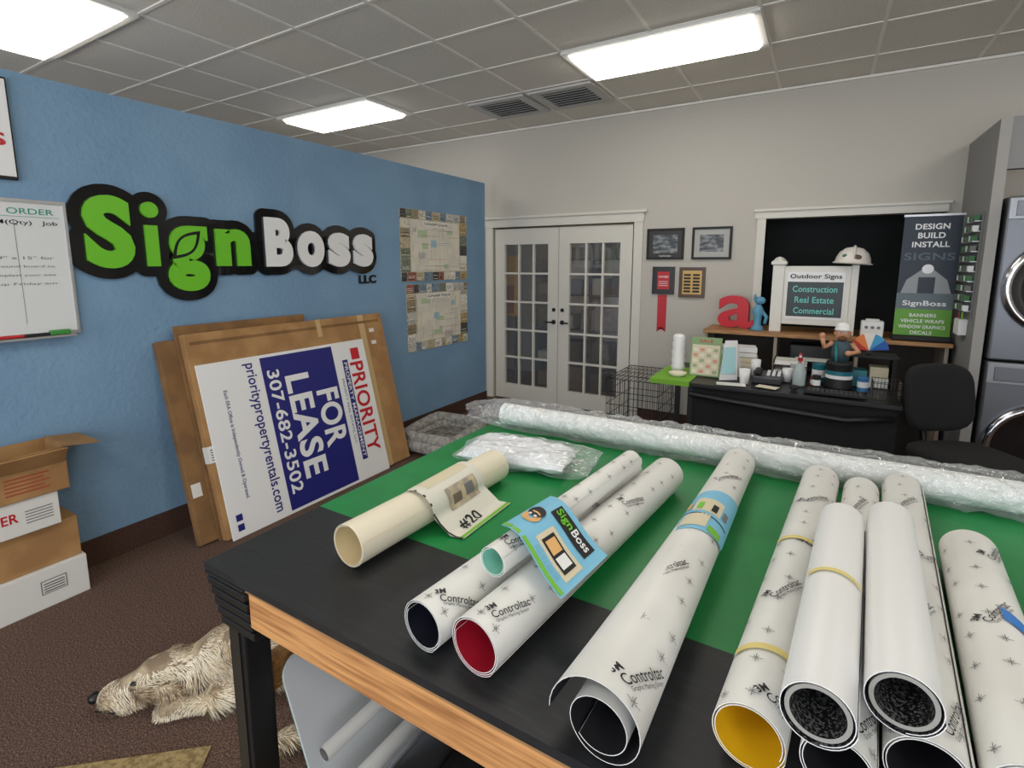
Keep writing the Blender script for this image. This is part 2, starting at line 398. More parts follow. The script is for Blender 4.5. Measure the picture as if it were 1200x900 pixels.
pm=[P("ad_print_%d"%i,c,0.6,noise_s=70,col2=tuple(max(0,v-50) for v in c),fac=(0.5,0.62)) for i,c in enumerate(pc)]
mp_=P("map_paper",(228,222,204),0.6,noise_s=8,col2=(214,210,196))
def collage(name,y0,y1,z0,z1,seed):
    r=random.Random(seed); c=MB(name); c.bx(XW,XW+0.008,y0,y1,z0,z1,pm[1])
    M1=WL(0,0,0.0088)
    def row(a0,a1,b0,b1,horiz):
        t=a0 if horiz else b0; e=a1 if horiz else b1
        while t<e-0.02:
            w=min(r.uniform(0.07,0.13),e-t)
            q=(t+0.002,t+w-0.002,b0+0.002,b1-0.002) if horiz else (a0+0.002,a1-0.002,t+0.002,t+w-0.002)
            c.rect(*q,r.choice(pm),M1)
            if r.random()<0.8:
                for k in range(3): c.rect(q[0]+0.01,q[1]-0.01-r.random()*0.02,q[2]+0.012+k*0.016,q[2]+0.017+k*0.016,r.choice((inkg,ink,pm[7])),M1,0.0006)
            t+=w
    bw=0.085
    row(y0,y1,z1-bw,z1,True); row(y0,y1,z0,z0+bw,True); row(y0,y0+bw*1.5,z0+bw,z1-bw,False); row(y1-bw*1.5,y1,z0+bw,z1-bw,False)
    ya,yb,za,zb=y0+bw*1.5+0.004,y1-bw*1.5-0.004,z0+bw+0.004,z1-bw-0.004
    c.rect(ya,yb,za,zb,mp_,M1,0.0004)
    road=P("road_grey",(150,146,140),0.6); roadr=P("road_red",(190,110,90),0.6); park=P("map_green",(180,200,160),0.6); wat=P("map_blue",(160,190,205),0.6)
    for k in range(7):
        a=r.uniform(ya,yb-0.15); b_=r.uniform(za,zb-0.08); c.rect(a,a+r.uniform(.05,.14),b_,b_+r.uniform(.04,.08),r.choice((park,wat,pm[7],pm[9])),M1,0.0006+0.0001*k)
    for k in range(16):
        a=r.uniform(ya,yb); b0=r.uniform(za,zb-0.1); c.rect(a,min(a+0.003,yb),b0,r.uniform(b0+0.05,zb),road,M1,0.0015)
    for k in range(12):
        a=r.uniform(za,zb); b0=r.uniform(ya,yb-0.15); c.rect(b0,r.uniform(b0+0.08,yb),a,min(a+0.003,zb),roadr if k%4==0 else road,M1,0.0017)
    c.rect((y0+y1)/2-0.2,(y0+y1)/2+0.2,zb-0.06,zb-0.005,pm[7],M1,0.0019)
    c.text("Campbell County",M1,ink,w=0.36,h=0.03,x=(y0+y1)/2,y=zb-0.048,center=True,depth=0.0024,bold=0.01)
    c.done()
collage("map_poster",3.56,4.58,1.475,2.14,3); collage("map_poster",3.62,4.58,0.80,1.445,9)

# ------------------------------------------------------------------ leaning cardboard & sign
vv=Vector((-0.235,0,0.972)); nn=Vector((0.972,0,0.235))
def slab(mb,x0,ya,yb,h,t,mat,z0=0.0,bev=0.004):
    M=basis((x0,0,z0),(0,1,0),vv)
    mb.bx(ya,yb,0,h,0,t,mat,bev,M); return M
b=MB("cardboard_box_flat"); slab(b,-3.03,1.46,2.9,1.215,0.05,card_d)
M=basis((-3.03,0,0),(0,1,0),vv); b.rect(1.475,1.53,0.28,0.36,white,M,0.051).done()
b=MB("cardboard_box_flat"); b.bx(1.56,2.46,0,1.305,0.0,0.012,card_d,0.002,basis((-2.976,0,0),(0,1,0),vv)); b.done()
b=MB("cardboard_box"); M=slab(b,-2.958,1.575,3.16,1.25,0.055,card)
tape=P("brown_tape",(196,166,118),0.3)
b.rect(1.60,3.12,1.18,1.20,card_d,M,0.0562); b.rect(2.5,2.54,1.12,1.25,tape,M,0.0565); b.rect(2.9,2.96,0.0,1.25,tape,M,0.0561)
b.bx(1.572,1.66,0.47,0.57,0.0,0.0575,white,0,M)
for k in range(5): b.rect(1.585,1.65,0.485+0.015*k,0.49+0.015*k,ink,M,0.058)
for z in (1.0,1.1): b.bx(3.0,3.05,z,z+0.03,0.054,0.0565,white,0,M)
b.done()
sn=MB("for_lease_sign"); x0=-2.899
M=basis((x0,0,0.0),(0,1,0),vv)
sn.bx(1.60,2.90,0.0,1.07,0.0,0.012,whitep,0.002,M)
O=Vector((x0,0,0))+nn*0.0128+vv*1.07
Mt=basis(O,-vv,(0,1,0))
sn.rect(0.0+0.02,1.05,2.0,2.58,navy,Mt)
Mt2=basis(O+nn*0.0008,-vv,(0,1,0))
sn.text("FOR",Mt2,whitep,w=0.42,h=0.19,x=0.53,y=2.37,center=True,bold=0.03)
sn.text("LEASE",Mt2,whitep,w=0.72,h=0.19,x=0.53,y=2.15,center=True,bold=0.03)
sn.text("307-682-3502",Mt2,whitep,w=0.84,h=0.09,x=0.53,y=2.03,center=True,bold=0.02)
sn.text("prioritypropertyrentals.com",Mt2,navy,w=0.98,h=0.09,x=0.53,y=1.875,center=True,bold=0.015)
sn.text("Each ERA Office is Independently Owned & Operated.",Mt2,navy,w=0.68,h=0.030,x=0.52,y=1.72,center=True,bold=0.01)
sn.rect(0.93,0.97,1.64,1.68,navy,Mt2); sn.rect(0.99,1.03,1.64,1.68,navy,Mt2)
sn.text("PRIORITY",Mt2,red,w=0.72,h=0.13,x=0.53,y=2.72,center=True,bold=0.02)
sn.rect(0.14,0.92,2.655,2.705,navy,Mt2)
sn.text("PROPERTY MANAGEMENT",basis(O+nn*0.0016,-vv,(0,1,0)),whitep,w=0.74,h=0.03,x=0.53,y=2.665,center=True,bold=0.015)
sn.text("PRIORITY REAL ESTATE, LLC",Mt2,navy,w=0.5,h=0.022,x=0.53,y=2.615,center=True)
sn.rect(0.06,0.15,2.75,2.83,P("era_red",(200,40,50),0.4),Mt2); sn.done()

# ------------------------------------------------------------------ boxes stack left
wbx=P("white_box",(222,220,215),0.6)
def cbox(name,x0,x1,y0,y1,z0,z1,mat,extra=None):
    c=MB(name); c.bx(x0,x1,y0,y1,z0,z1,mat,0.003)
    c.bx(x0+0.01,x1-0.01,(y0+y1)/2-0.03,(y0+y1)/2+0.03,z1,z1+0.001,tape if mat is not wbx else mat)
    if extra: extra(c)
    c.done()
Mx=lambda x: basis((x,0,0),(0,1,0),(0,0,1))
cbox("shipping_box",XW+0.02,-3.08,0.3,0.965,0,0.195,wbx,lambda c:(c.rect(0.78,0.88,0.07,0.14,inkg,Mx(-3.0795)),c.rect(0.785,0.875,0.075,0.135,wbx,Mx(-3.079)),[c.rect(0.79,0.87,0.08+k*0.013,0.085+k*0.013,ink,Mx(-3.0785)) for k in range(4)]))
cbox("cardboard_carton",XW+0.02,-3.10,0.25,0.955,0.197,0.40,card)
cbox("paper_ream_box",XW+0.02,-3.07,0.2,0.885,0.402,0.565,wbx,lambda c:(c.text("PAPER",Mx(-3.069),red,w=0.15,h=0.045,x=0.585,y=0.47,bold=0.02),[c.rect(0.76,0.86,0.45+k*0.014,0.455+k*0.014,inkg,Mx(-3.069)) for k in range(5)]))
c=MB("open_carton"); z0=0.567
c.bx(XW+0.02,XW+0.025,0.35,0.93,z0,0.775,card).bx(-3.065,-3.06,0.35,0.93,z0,0.775,card).bx(XW+0.02,-3.06,0.35,0.355,z0,0.775,card).bx(XW+0.02,-3.06,0.925,0.93,z0,0.775,card).bx(XW+0.02,-3.06,0.35,0.93,z0,z0+0.005,card)
c.box((-3.185,1.0,0.765),(0.25,0.14,0.005),card,R_=Rx(-8)); c.box((-3.02,0.74,0.745),(0.005,0.36,0.10),card,R_=Ry(-140))
cpm=P("carton_print",(160,76,46),0.7)
for k in range(5): c.rect(0.70,0.86-0.02*(k%2),0.60+0.018*k,0.608+0.018*k,cpm,Mx(-3.0590))
c.rect(0.60,0.68,0.60,0.69,cpm,Mx(-3.0590))
c.done()

# ------------------------------------------------------------------ dog bed
db=MB("dog_bed"); gf=P("grey_plush",(140,137,132),0.95,noise_s=30,col2=(176,172,166),bump=(80,0.8,0.01))
cx,cy=-2.86,3.58
for zz,rr0 in ((0.07,0.068),(0.145,0.05)):
    pts=[];n=44
    for i in range(n):
        a=2*pi*i/n; ca,sa=math.cos(a),math.sin(a); e=0.55
        pts.append((cx+0.27*math.copysign(abs(ca)**e,ca),cy+0.33*math.copysign(abs(sa)**e,sa),zz+0.015*math.sin(3*a)))
    db.tube(pts,[rr0+0.006*math.sin(5*2*pi*i/n) for i in range(n)],gf,12,closed=True)
db.ell((cx,cy,0.06),(0.28,0.34,0.045),P("plush_inner",(150,145,140),0.95,noise_s=20,col2=(100,96,94)))
db.done()

# ------------------------------------------------------------------ work table
TZ=0.91; TX0,TX1,TY0,TY1=-1.26,1.5,0.62,2.08
gmat=P("green_cutting_mat",(14,122,58),0.42,noise_s=5,col2=(20,132,66),bump=(6,0.05,0.01))
bmat=P("black_mat",(25,26,29),0.48,noise_s=30,col2=(37,38,41),fac=(0.5,0.75),stretch=(0.4,3,1))
t=MB("work_table")
t.bx(TX0,TX1,0.965,TY1,TZ-0.018,TZ,gmat).bx(TX0,TX1,TY0,0.965,TZ-0.018,TZ,bmat)
t.bx(TX0+0.01,TX1-0.01,TY0+0.01,TY1-0.01,TZ-0.035,TZ-0.018,P("plywood_edge",(150,112,70),0.7))
t.bx(-1.10,TX1-0.02,TY0+0.012,TY0+0.05,TZ-0.125,TZ-0.035,wood,0.003)
t.bx(TX0+0.02,TX0+0.058,TY0+0.2,TY1-0.05,TZ-0.125,TZ-0.035,wood,0.003)
t.bx(TX0+0.02,TX1-0.02,TY1-0.06,TY1-0.02,TZ-0.125,TZ-0.035,wood,0.003)
t.bx(TX1-0.06,TX1-0.02,TY0+0.05,TY1-0.06,TZ-0.125,TZ-0.035,wood,0.003)
pl=P("black_plastic",(18,18,20),0.45)
for k in range(6):
    o=0.004*k
    t.bx(TX0+o,-1.10,TY0+o-0.002,TY0+0.2,TZ-0.028*(k+1),TZ-0.028*k-0.008-(0 if k else 0.012),pl,0.003)
for lx,ly in ((-1.19,0.68),(-1.19,1.98),(1.38,0.68),(1.38,1.98)):
    t.bx(lx-0.035,lx+0.035,ly-0.035,ly+0.035,0.0,TZ-0.04,pl,0.006)
    t.bx(lx-0.018,lx+0.018,ly-0.039,ly-0.035,0.0,TZ-0.17,P("plastic_rib",(30,30,32),0.4))
t.bx(-1.225,-1.187,0.725,1.94,0.495,0.59,wood,0.003)
t.bx(-1.15,1.35,0.72,1.95,0.15,0.17,P("osb_shelf",(150,118,78),0.8,noise_s=40,col2=(120,90,56)))
t.bx(-1.19,1.38,1.90,1.94,0.08,0.15,wood).bx(-1.19,1.38,0.73,0.77,0.08,0.15,wood)
t.done()
def rrect(mb,w,h,r,t_,mat,M):
    out=[]
    for cx_,cy_,a0 in ((w/2-r,h/2-r,0),(-w/2+r,h/2-r,90),(-w/2+r,-h/2+r,180),(w/2-r,-h/2+r,270)):
        for k in range(7):
            a=math.radians(a0+15*k); out.append((cx_+r*math.cos(a),cy_+r*math.sin(a)))
    n=len(out); vs=[(x,y,0) for x,y in out]+[(x,y,t_) for x,y in out]
    mb.add(vs,[tuple(range(n))[::-1],tuple(range(n,2*n))]+[(i,(i+1)%n,n+(i+1)%n,n+i) for i in range(n)],mat,False,M)
pu=Vector((0.05,1,0)).normalized(); pv=Vector((-0.36,0,0.93)).normalized()
pc_=Vector((-1.065,1.06,0.385))
sb=MB("sign_blank_panel"); rrect(sb,0.66,0.44,0.05,0.008,P("white_aluminium",(196,200,202),0.35),basis(pc_,pu,pv))
rrect(sb,0.65,0.43,0.05,0.003,P("panel_green_edge",(50,140,110),0.4),basis(pc_-Vector((0.012,0,0.004)),pu,pv)); sb.done()
for (xa,za,r) in ((-0.955,0.29,0.022),(-1.0,0.40,0.019),(-0.89,0.20,0.026)):
    m_=MB("vinyl_offcut_roll"); m_.cyl((xa,0.735,za),(xa+0.03,1.32,za+0.015),r,paper,caps=False); m_.cyl((xa,0.735,za),(xa+0.03,1.32,za+0.015),r*0.85,inkg,caps=False); m_.done()
cb=MB("open_carton"); ya,yb=1.16,1.56; xa,xb=-0.80,-0.42
cb.bx(xa,xb,ya,ya+0.008,0.171,0.52,card).bx(xa,xb,yb-0.008,yb,0.171,0.52,card)
cb.bx(xa,xa+0.008,ya,yb,0.171,0.52,card).bx(xb-0.008,xb,ya,yb,0.171,0.52,card).bx(xa,xb,ya,yb,0.171,0.18,card)
cb.box(((xa+xb)/2,ya-0.07,0.49),(0.37,0.16,0.006),card,R_=Rx(25)).done()
bn=MB("storage_bin"); gp=P("grey_bin",(118,122,128),0.45)
xa,xb,ya,yb=-0.80,-0.44,0.76,1.08
bn.bx(xa,xb,ya,yb,0.171,0.18,gp).bx(xa,xa+0.006,ya,yb,0.171,0.44,gp).bx(xb-0.006,xb,ya,yb,0.171,0.44,gp).bx(xa,xb,ya,ya+0.006,0.171,0.44,gp).bx(xa,xb,yb-0.006,yb,0.171,0.44,gp)
bn.tube([(xa,ya,0.44),(xb,ya,0.44),(xb,yb,0.44),(xa,yb,0.44)],0.01,gp,8,closed=True)
bn.bx(xa+0.02,xb-0.02,ya+0.02,yb-0.02,0.2,0.3,P("scrap_dark",(50,50,54),0.7)).done()
tm=MB("tan_floor_mat"); tanm=P("tan_mat",(165,142,96),0.9,noise_s=60,col2=(125,104,66),bump=(100,0.4,0.005))
d=Vector((0.76,0.65,0)).normalized(); q=Vector((0.65,-0.76,0)).normalized(); c0=Vector((-1.95,0.56,0.0))
a=c0-d*1.0; e=c0+d*0.36
tm.add([a+Vector((0,0,.006)),e+Vector((0,0,.006)),e+q*0.9+Vector((0,0,.006)),a+q*0.9+Vector((0,0,.006)),a,e,e+q*0.9,a+q*0.9],[(0,1,2,3),(0,1,5,4),(1,2,6,5),(2,3,7,6),(3,0,4,7)],tanm)
tm.done()

# ------------------------------------------------------------------ vinyl rolls
def frame_of(p0,p1):
    p0=Vector(p0);p1=Vector(p1); y=(p1-p0).normalized(); x=y.cross(Vector((0,0,1))).normalized(); z=x.cross(y)
    return Matrix(((x.x,y.x,z.x,p0.x),(x.y,y.y,z.y,p0.y),(x.z,y.z,z.z,p0.z),(0,0,0,1))),(p1-p0).length
def roll(name,p0,p1,r,inner,outer=paper,turns=2.2,pitch=0.0035,a0=100,flare=0.0,marks=True,core=None,seed=1,th=0.0012,extra=None,tk=1.0):
    M,L=frame_of(p0,p1); o=MB(name); rg=random.Random(seed)
    na=int(34*turns); nt=10
    def rad(f,t):
        rr=r-pitch*f
        if flare: rr+=flare*((1-t)**2)*max(0,1-f/0.9)
        return rr
    def surf(dr):
        vs=[]
        for j in range(nt+1):
            t=j/nt
            for i in range(na+1):
                f=turns*i/na; a=math.radians(a0)+2*pi*f
                ro=rad(f,t)-dr; vs.append((ro*math.sin(a),t*L,ro*math.cos(a)))
        return vs
    vs=surf(0); vi=surf(th); W=na+1
    o.add(vs,[(j*W+i,j*W+i+1,(j+1)*W+i+1,(j+1)*W+i) for j in range(nt) for i in range(na)],outer,True,M)
    o.add(vi,[(j*W+i,j*W+i+1,(j+1)*W+i+1,(j+1)*W+i) for j in range(nt) for i in range(na)],inner,True,M)
    for j in (0,nt):
        o.add([vs[j*W+i] for i in range(W)]+[vi[j*W+i] for i in range(W)],[(i,i+1,W+i+1,W+i) for i in range(na)],outer,False,M)
    for i in (0,na):
        o.add([vs[j*W+i] for j in range(nt+1)]+[vi[j*W+i] for j in range(nt+1)],[(j,j+1,nt+1+j+1,nt+1+j) for j in range(nt)],outer,False,M)
    if core:
        rc=r-0.0075
        o.lathe([(rc,0.003),(rc-0.006,0.003)],core,M@Rx(-90),36,False); o.lathe([(rc,L-0.003),(rc-0.006,L-0.003)],core,M@Rx(-90),36,False)
        o.lathe([(rc,0.003),(rc,L-0.003)],core,M@Rx(-90),36); o.lathe([(rc-0.006,0.003),(rc-0.006,L-0.003)],inner,M@Rx(-90),36)
    def wrap(s_,arc,dr=0.0009):
        th_=arc/r; t=s_/L; rr=rad(0.3 if flare else 0,t)+dr
        return Vector((rr*math.sin(th_),s_,rr*math.cos(th_)))
    if marks:
        def put(body,s0,arc0,ang,h,bold=0.0):
            v,f,W_,H_=font2d(body,bold); k=h/H_; ca,sa=math.cos(ang),math.sin(ang)
            o.add([wrap(s0+(x*k)*sa+(y*k)*ca,arc0+(x*k)*ca-(y*k)*sa) for x,y in v],f,ink,False,M)
        s_=0.03; side=1
        while s_<L-0.1:
            ang=rg.choice([0.95,1.15,1.3])
            put("3M",s_,side*0.35*r-0.012,ang,0.013,0.03); put("Controltac",s_-0.004,side*0.35*r+0.006,ang,0.0145,0.008); put("Graphic Marking System",s_-0.004,side*0.35*r+0.016,ang,0.0075)
            s_+=rg.uniform(0.24,0.3)*tk; side*=-1
        s_=0.03
        while s_<L-0.02:
            for arc in (-1.0,-0.1,0.85):
                ar=arc*r+rg.uniform(-0.15,0.15)*r; q=0.010; ss=s_+rg.uniform(-0.02,0.02)
                if ss<0.012 or ss>L-0.012: continue
                for k in range(4):
                    an=k*pi/4; w_=0.0006; qq=q if k%2==0 else q*0.6
                    dx,dy=math.cos(an),math.sin(an)
                    o.add([wrap(ss+dy*qq-dx*w_,ar+dx*qq+dy*w_),wrap(ss+dy*qq+dx*w_,ar+dx*qq-dy*w_),wrap(ss-dy*qq+dx*w_,ar-dx*qq-dy*w_),wrap(ss-dy*qq-dx*w_,ar-dx*qq+dy*w_)],[(0,1,2,3)],inkg,False,M)
            s_+=0.085
    def band(s0,s1,a_0,a_1,mat,dr=0.002,n=14,skew=0.0):
        v=[]
        for i in range(n+1):
            f=i/n; a=(a_0+(a_1-a_0)*f)
            for sj in (s0,s1):
                v.append(wrap(sj+skew*f,math.radians(a)*r,dr))
        o.add(v,[(2*i,2*i+1,2*i+3,2*i+2) for i in range(n)],mat,True,M)
    if extra: extra(o,band,wrap,M,L)
    return o.done()
darkin=P("roll_inner_dark",(30,30,34),0.6); yel=P("roll_inner_yellow",(225,180,20),0.5); redin=P("roll_inner_red",(160,16,40),0.5)
creamin=P("roll_inner_cream",(216,196,152),0.6); mint=P("roll_inner_mint",(140,205,185),0.5); navyin=P("roll_inner_navy",(20,22,34),0.5)
hc=P("roll_inner_honeycomb",(14,14,16),0.6,noise_s=260,col2=(110,110,110),fac=(0.52,0.58))
greyp=P("grey_card_core",(150,148,142),0.7)
lblue=P("label_blue",(125,190,220),0.45); ltan=P("label_tan",(215,205,175),0.5); ytape=P("masking_tape",(226,208,130),0.5); btape=P("blue_tape",(40,120,200),0.4)
lgreen=P("label_green_edge",(120,185,60),0.5); skin=P("print_orange",(225,175,110),0.5)
roll("vinyl_roll",(-.935,.79,TZ+.056),(-.903,1.40,TZ+.056),.055,creamin,cream,turns=1.8,marks=False,seed=2,a0=70)
ps=MB("proof_sheet"); W=24
def drape1(f,y):
    L_=0.25*f; r=0.060; cxx=-.915; th0=-0.45
    th=th0+L_/r
    if th<1.75: return (cxx+r*math.sin(th),y,TZ+.056+r*math.cos(th))
    d_=(L_-(1.75-th0)*r); return (cxx+r*math.sin(1.75)+d_*0.75,y,max(TZ+0.004,TZ+.056+r*math.cos(1.75)-d_*0.62))
vs=[]
for i in range(W+1):
    for j in range(5):
        vs.append(drape1(i/W,1.0+0.245*j/4+0.03*i/W))
fs=[(i*5+j,i*5+j+1,(i+1)*5+j+1,(i+1)*5+j) for i in range(W) for j in range(4)]
ps.add(vs,fs,P("proof_paper",(222,219,206),0.5),True)
def drape_patch(f0,f1,y0,y1,mat,dz=0.0008):
    v=[];n=8
    for i in range(n+1):
        f=f0+(f1-f0)*i/n; p=Vector(drape1(f,0)); 
        p2=Vector(drape1(min(f+0.01,1),0)); tdir=(p2-p); nrm=Vector((-tdir.z,0,tdir.x)); 
        if nrm.length<1e-6: nrm=Vector((0,0,1))
        nrm.normalize(); 
        for yy in (y0,y1):
            q=p+nrm*dz; v.append((q.x,yy+0.03*f,q.z))
    ps.add(v,[(2*i,2*i+1,2*i+3,2*i+2) for i in range(n)],mat,True)
drape_patch(0.30,0.58,1.07,1.21,P("print_photo",(210,192,160),0.5,noise_s=25,col2=(165,152,138)),0.0012); drape_patch(0.40,0.52,1.09,1.13,P("print_dk",(120,104,92),0.5),0.0018); drape_patch(0.36,0.5,1.15,1.19,inkg,0.0018)
drape_patch(0.03,0.2,1.03,1.22,ltan,0.0012)
drape_patch(0.93,0.99,1.0,1.245,lgreen); drape_patch(0.0,0.99,1.0,1.006,ink)
v,f,W_,H_=font2d("#20",0.02)
def wr(x,y,h=0.045):
    k=h/H_; yy=1.05+x*k; ff=0.88-(y*k)/0.25; p=Vector(drape1(ff,0)); p2=Vector(drape1(ff+0.01,0)); tdir=p2-p; nrm=Vector((-tdir.z,0,tdir.x)).normalized(); q=p+nrm*0.0016; return (q.x,yy+0.03*ff,q.z)
ps.add([wr(x,y) for x,y in v],f,ink); ps.done()
roll("vinyl_roll",(-.600,.672,TZ+.052),(-.505,1.60,TZ+.052),.051,navyin,turns=2.4,seed=4,a0=150)
roll("vinyl_roll",(-.482,.675,TZ+.056),(-.383,1.62,TZ+.056),.055,redin,turns=2.4,seed=5,a0=140)
roll("vinyl_roll",(-.525,.80,TZ+.139),(-.455,1.47,TZ+.139),.033,mint,turns=1.8,seed=6,marks=True,a0=60,tk=2)
bc=MB("proof_card")
A,B,C,D=Vector((-.548,.871)),Vector((-.372,.80)),Vector((-.350,.985)),Vector((-.518,1.045))
zt=[(-.57,1.072),(-.545,1.084),(-.515,1.0905),(-.485,1.088),(-.45,1.066),(-.415,1.040),(-.38,1.022),(-.34,1.012)]
def zc(x,y):
    x=x-0.10*(y-0.9)
    if x<=zt[0][0]: return zt[0][1]
    for (a_,z_),(b_,w_) in zip(zt,zt[1:]):
        if x<=b_:
            t_=(x-a_)/(b_-a_); return z_+(w_-z_)*t_
    return zt[-1][1]
def cp(u,v_,dz=0.0):
    p=(A*(1-u)+B*u)*(1-v_)+(D*(1-u)+C*u)*v_; return (p.x,p.y,zc(p.x,p.y)+0.004+dz)
def cpatch(u0,u1,v0,v1,mat,dz,n=8):
    vs=[cp(u0+(u1-u0)*i/n,v0+(v1-v0)*j/n,dz) for i in range(n+1) for j in range(n+1)]; W=n+1
    bc.add(vs,[(i*W+j,i*W+j+1,(i+1)*W+j+1,(i+1)*W+j) for i in range(n) for j in range(n)],mat,True)
cpatch(0,1,0,1,lblue,0,12)
cpatch(0.0,0.98,0.02,0.08,lgreen,0.0012); cpatch(0.42,0.92,0.2,0.55,ltan,0.0014); cpatch(0.48,0.86,0.25,0.49,ink,0.0024); cpatch(0.52,0.66,0.28,0.46,skin,0.0034); cpatch(0.69,0.82,0.28,0.46,whitep,0.0034)
def ctext(body,u0,v0,uw,vh,mat,dz,bold=0.02):
    v,f,W_,H_=font2d(body,bold); bc.add([cp(u0+x/W_*uw,v0+y/H_*vh,dz) for x,y in v],f,mat)
ctext("Sign",0.32,0.70,0.24,0.16,green,0.0040); cpatch(0.29,0.86,0.66,0.9,ink,0.0018); ctext("Boss",0.58,0.73,0.25,0.13,whitep,0.0040)
for k in range(3): ctext("Lunch party details here",0.5,0.10+0.025*k,0.35,0.012,ink,0.0024,0)
for (u,v_,r_,mt) in ((0.17,0.40,0.14,skin),(0.17,0.52,0.13,ink),(0.13,0.42,0.025,whitep),(0.22,0.42,0.025,whitep)):
    n=16; bc.add([cp(u+r_*math.cos(2*pi*i/n),v_+r_*0.9*math.sin(2*pi*i/n),0.0018+0.0006*(0.14-r_)*20+0.0005*(v_>0.45)) for i in range(n)],[tuple(range(n))],mt)
bc.done()
def r3x(o,band,wrap,M,L):
    band(0.53,0.78,-75,85,lblue,0.0025,skew=0.05); band(0.56,0.63,-40,20,ltan,0.0035,skew=0.02); band(0.57,0.60,25,60,lgreen,0.0035); band(0.66,0.74,-30,40,ltan,0.0035); band(0.64,0.645,-60,70,ink,0.0036)
    for k,a_ in enumerate((-50,-20,15,45)): band(0.67,0.71,a_,a_+14,[skin,green,ink,inkg][k],0.0045)
roll("vinyl_roll",(-.232,.635,TZ+.058),(-.195,1.835,TZ+.056),.053,darkin,turns=1.9,seed=7,a0=-95,flare=0.030,pitch=0.006,extra=r3x)
roll("vinyl_roll",(-.042,.735,TZ+.053),(.045,1.825,TZ+.053),.052,yel,turns=2.0,seed=8,a0=110,extra=lambda o,b_,w,M,L:(b_(0.12,0.135,-60,60,ytape,0.0015,skew=0.02),b_(0.55,0.565,-60,60,ytape,0.0015)))
roll("vinyl_roll",(.068,.75,TZ+.050),(.150,1.80,TZ+.050),.0475,darkin,turns=2,seed=9)
roll("vinyl_roll",(.172,.80,TZ+.053),(.256,1.875,TZ+.053),.052,darkin,turns=2,seed=10,a0=60)
roll("vinyl_roll",(.285,.81,TZ+.057),(.345,1.52,TZ+.057),.056,darkin,turns=2,seed=11,a0=200,extra=lambda o,b_,w,M,L:b_(0.34,0.38,5,50,btape,0.0015,skew=-0.03))
roll("vinyl_roll",(.038,.722,TZ+.140),(.082,1.35,TZ+.140),.047,hc,whitep,turns=1.2,seed=12,marks=False,core=greyp,extra=lambda o,b_,w,M,L:b_(0.30,0.311,-60,60,ytape,0.0015))
roll("vinyl_roll",(.138,.80,TZ+.142),(.178,1.41,TZ+.142),.047,hc,whitep,turns=1.2,seed=13,marks=False,core=greyp)

# ------------------------------------------------------------------ plastic-wrapped long roll and packet
wr_=MB("plastic_wrapped_roll"); Y0=1.965
foam=P("white_foam",(230,232,230),0.7)
wr_.cyl((-1.19,1.92,TZ+.060),(1.45,Y0+0.02,TZ+.060),.046,foam,seg=28)
fm=film("clear_poly",0.13,0.10,(26,1.0,0.03),0.55)
fm2=film("clear_poly_packet",0.10,0.14,(24,0.8,0.02),0.5)
NX,NA=300,40; vs=[]
for i in range(NX+1):
    t_=i/NX; x=-1.335+2.80*t_
    cyy=1.92+(Y0+0.02-1.92)*t_
    endf=max(0,1-(i/18)) if i<18 else 0
    for k in range(NA):
        a=2*pi*k/NA
        # diagonal crease ridges
        q=Vector((x*8+math.sin(a)*1.2,math.cos(a)*1.8,math.sin(a)*1.8))
        nz=1.0-2.2*abs(noise.noise(q))
        nz2=1.0-2.2*abs(noise.noise(Vector((x*19,math.cos(a)*3+5,math.sin(a)*3+x*4))))
        rr=0.056+0.013*nz+0.007*nz2
        ry=rr*(1.12+0.5*endf); rz=rr*(1-0.45*endf)
        zz=TZ+0.060+rz*math.sin(a); vs.append((x+0.01*noise.noise(Vector((a,x,3)))*endf*6,cyy+ry*math.cos(a),max(TZ+0.003,zz)))
wr_.add(vs,[(i*NA+k,i*NA+(k+1)%NA,(i+1)*NA+(k+1)%NA,(i+1)*NA+k) for i in range(NX) for k in range(NA)],fm,True)
wr_.done()
pk=MB("plastic_packet")
pwm=P("white_poly_pack",(234,236,240),0.4,bump=(14,0.5,0.02))
def pillow(mb,c,sx,sy,sz,mat,ang,amp,seed,N=30):
    vs=[];M=T(*c)@Rz(ang)
    for side in (1,-1):
        for i in range(N+1):
            for j in range(N+1):
                u=2*i/N-1; v_=2*j/N-1
                e=(max(0,1-u**4)*max(0,1-v_**4))**0.5
                nz=noise.noise(Vector((u*2.5+seed,v_*2.5,side)))+0.5*noise.noise(Vector((u*6+seed,v_*6,side)))
                z=side*sz*e*(1+amp*nz); 
                vs.append((sx*u*(1+0.03*nz),sy*v_*(1+0.06*nz),max(z,-sz*0.98) if side>0 else max(z,-sz)))
    W=N+1; fs=[]
    for b0 in (0,W*W): fs+=[(b0+i*W+j,b0+i*W+j+1,b0+(i+1)*W+j+1,b0+(i+1)*W+j) for i in range(N) for j in range(N)]
    mb.add(vs,fs,mat,True,M)
pillow(pk,(-.915,1.575,TZ+.037),.20,.105,.035,pwm,8,0.45,3,44)
pillow(pk,(-.875,1.575,TZ+.041),.25,.115,.039,fm2,8,0.5,8,44)
pk.done()

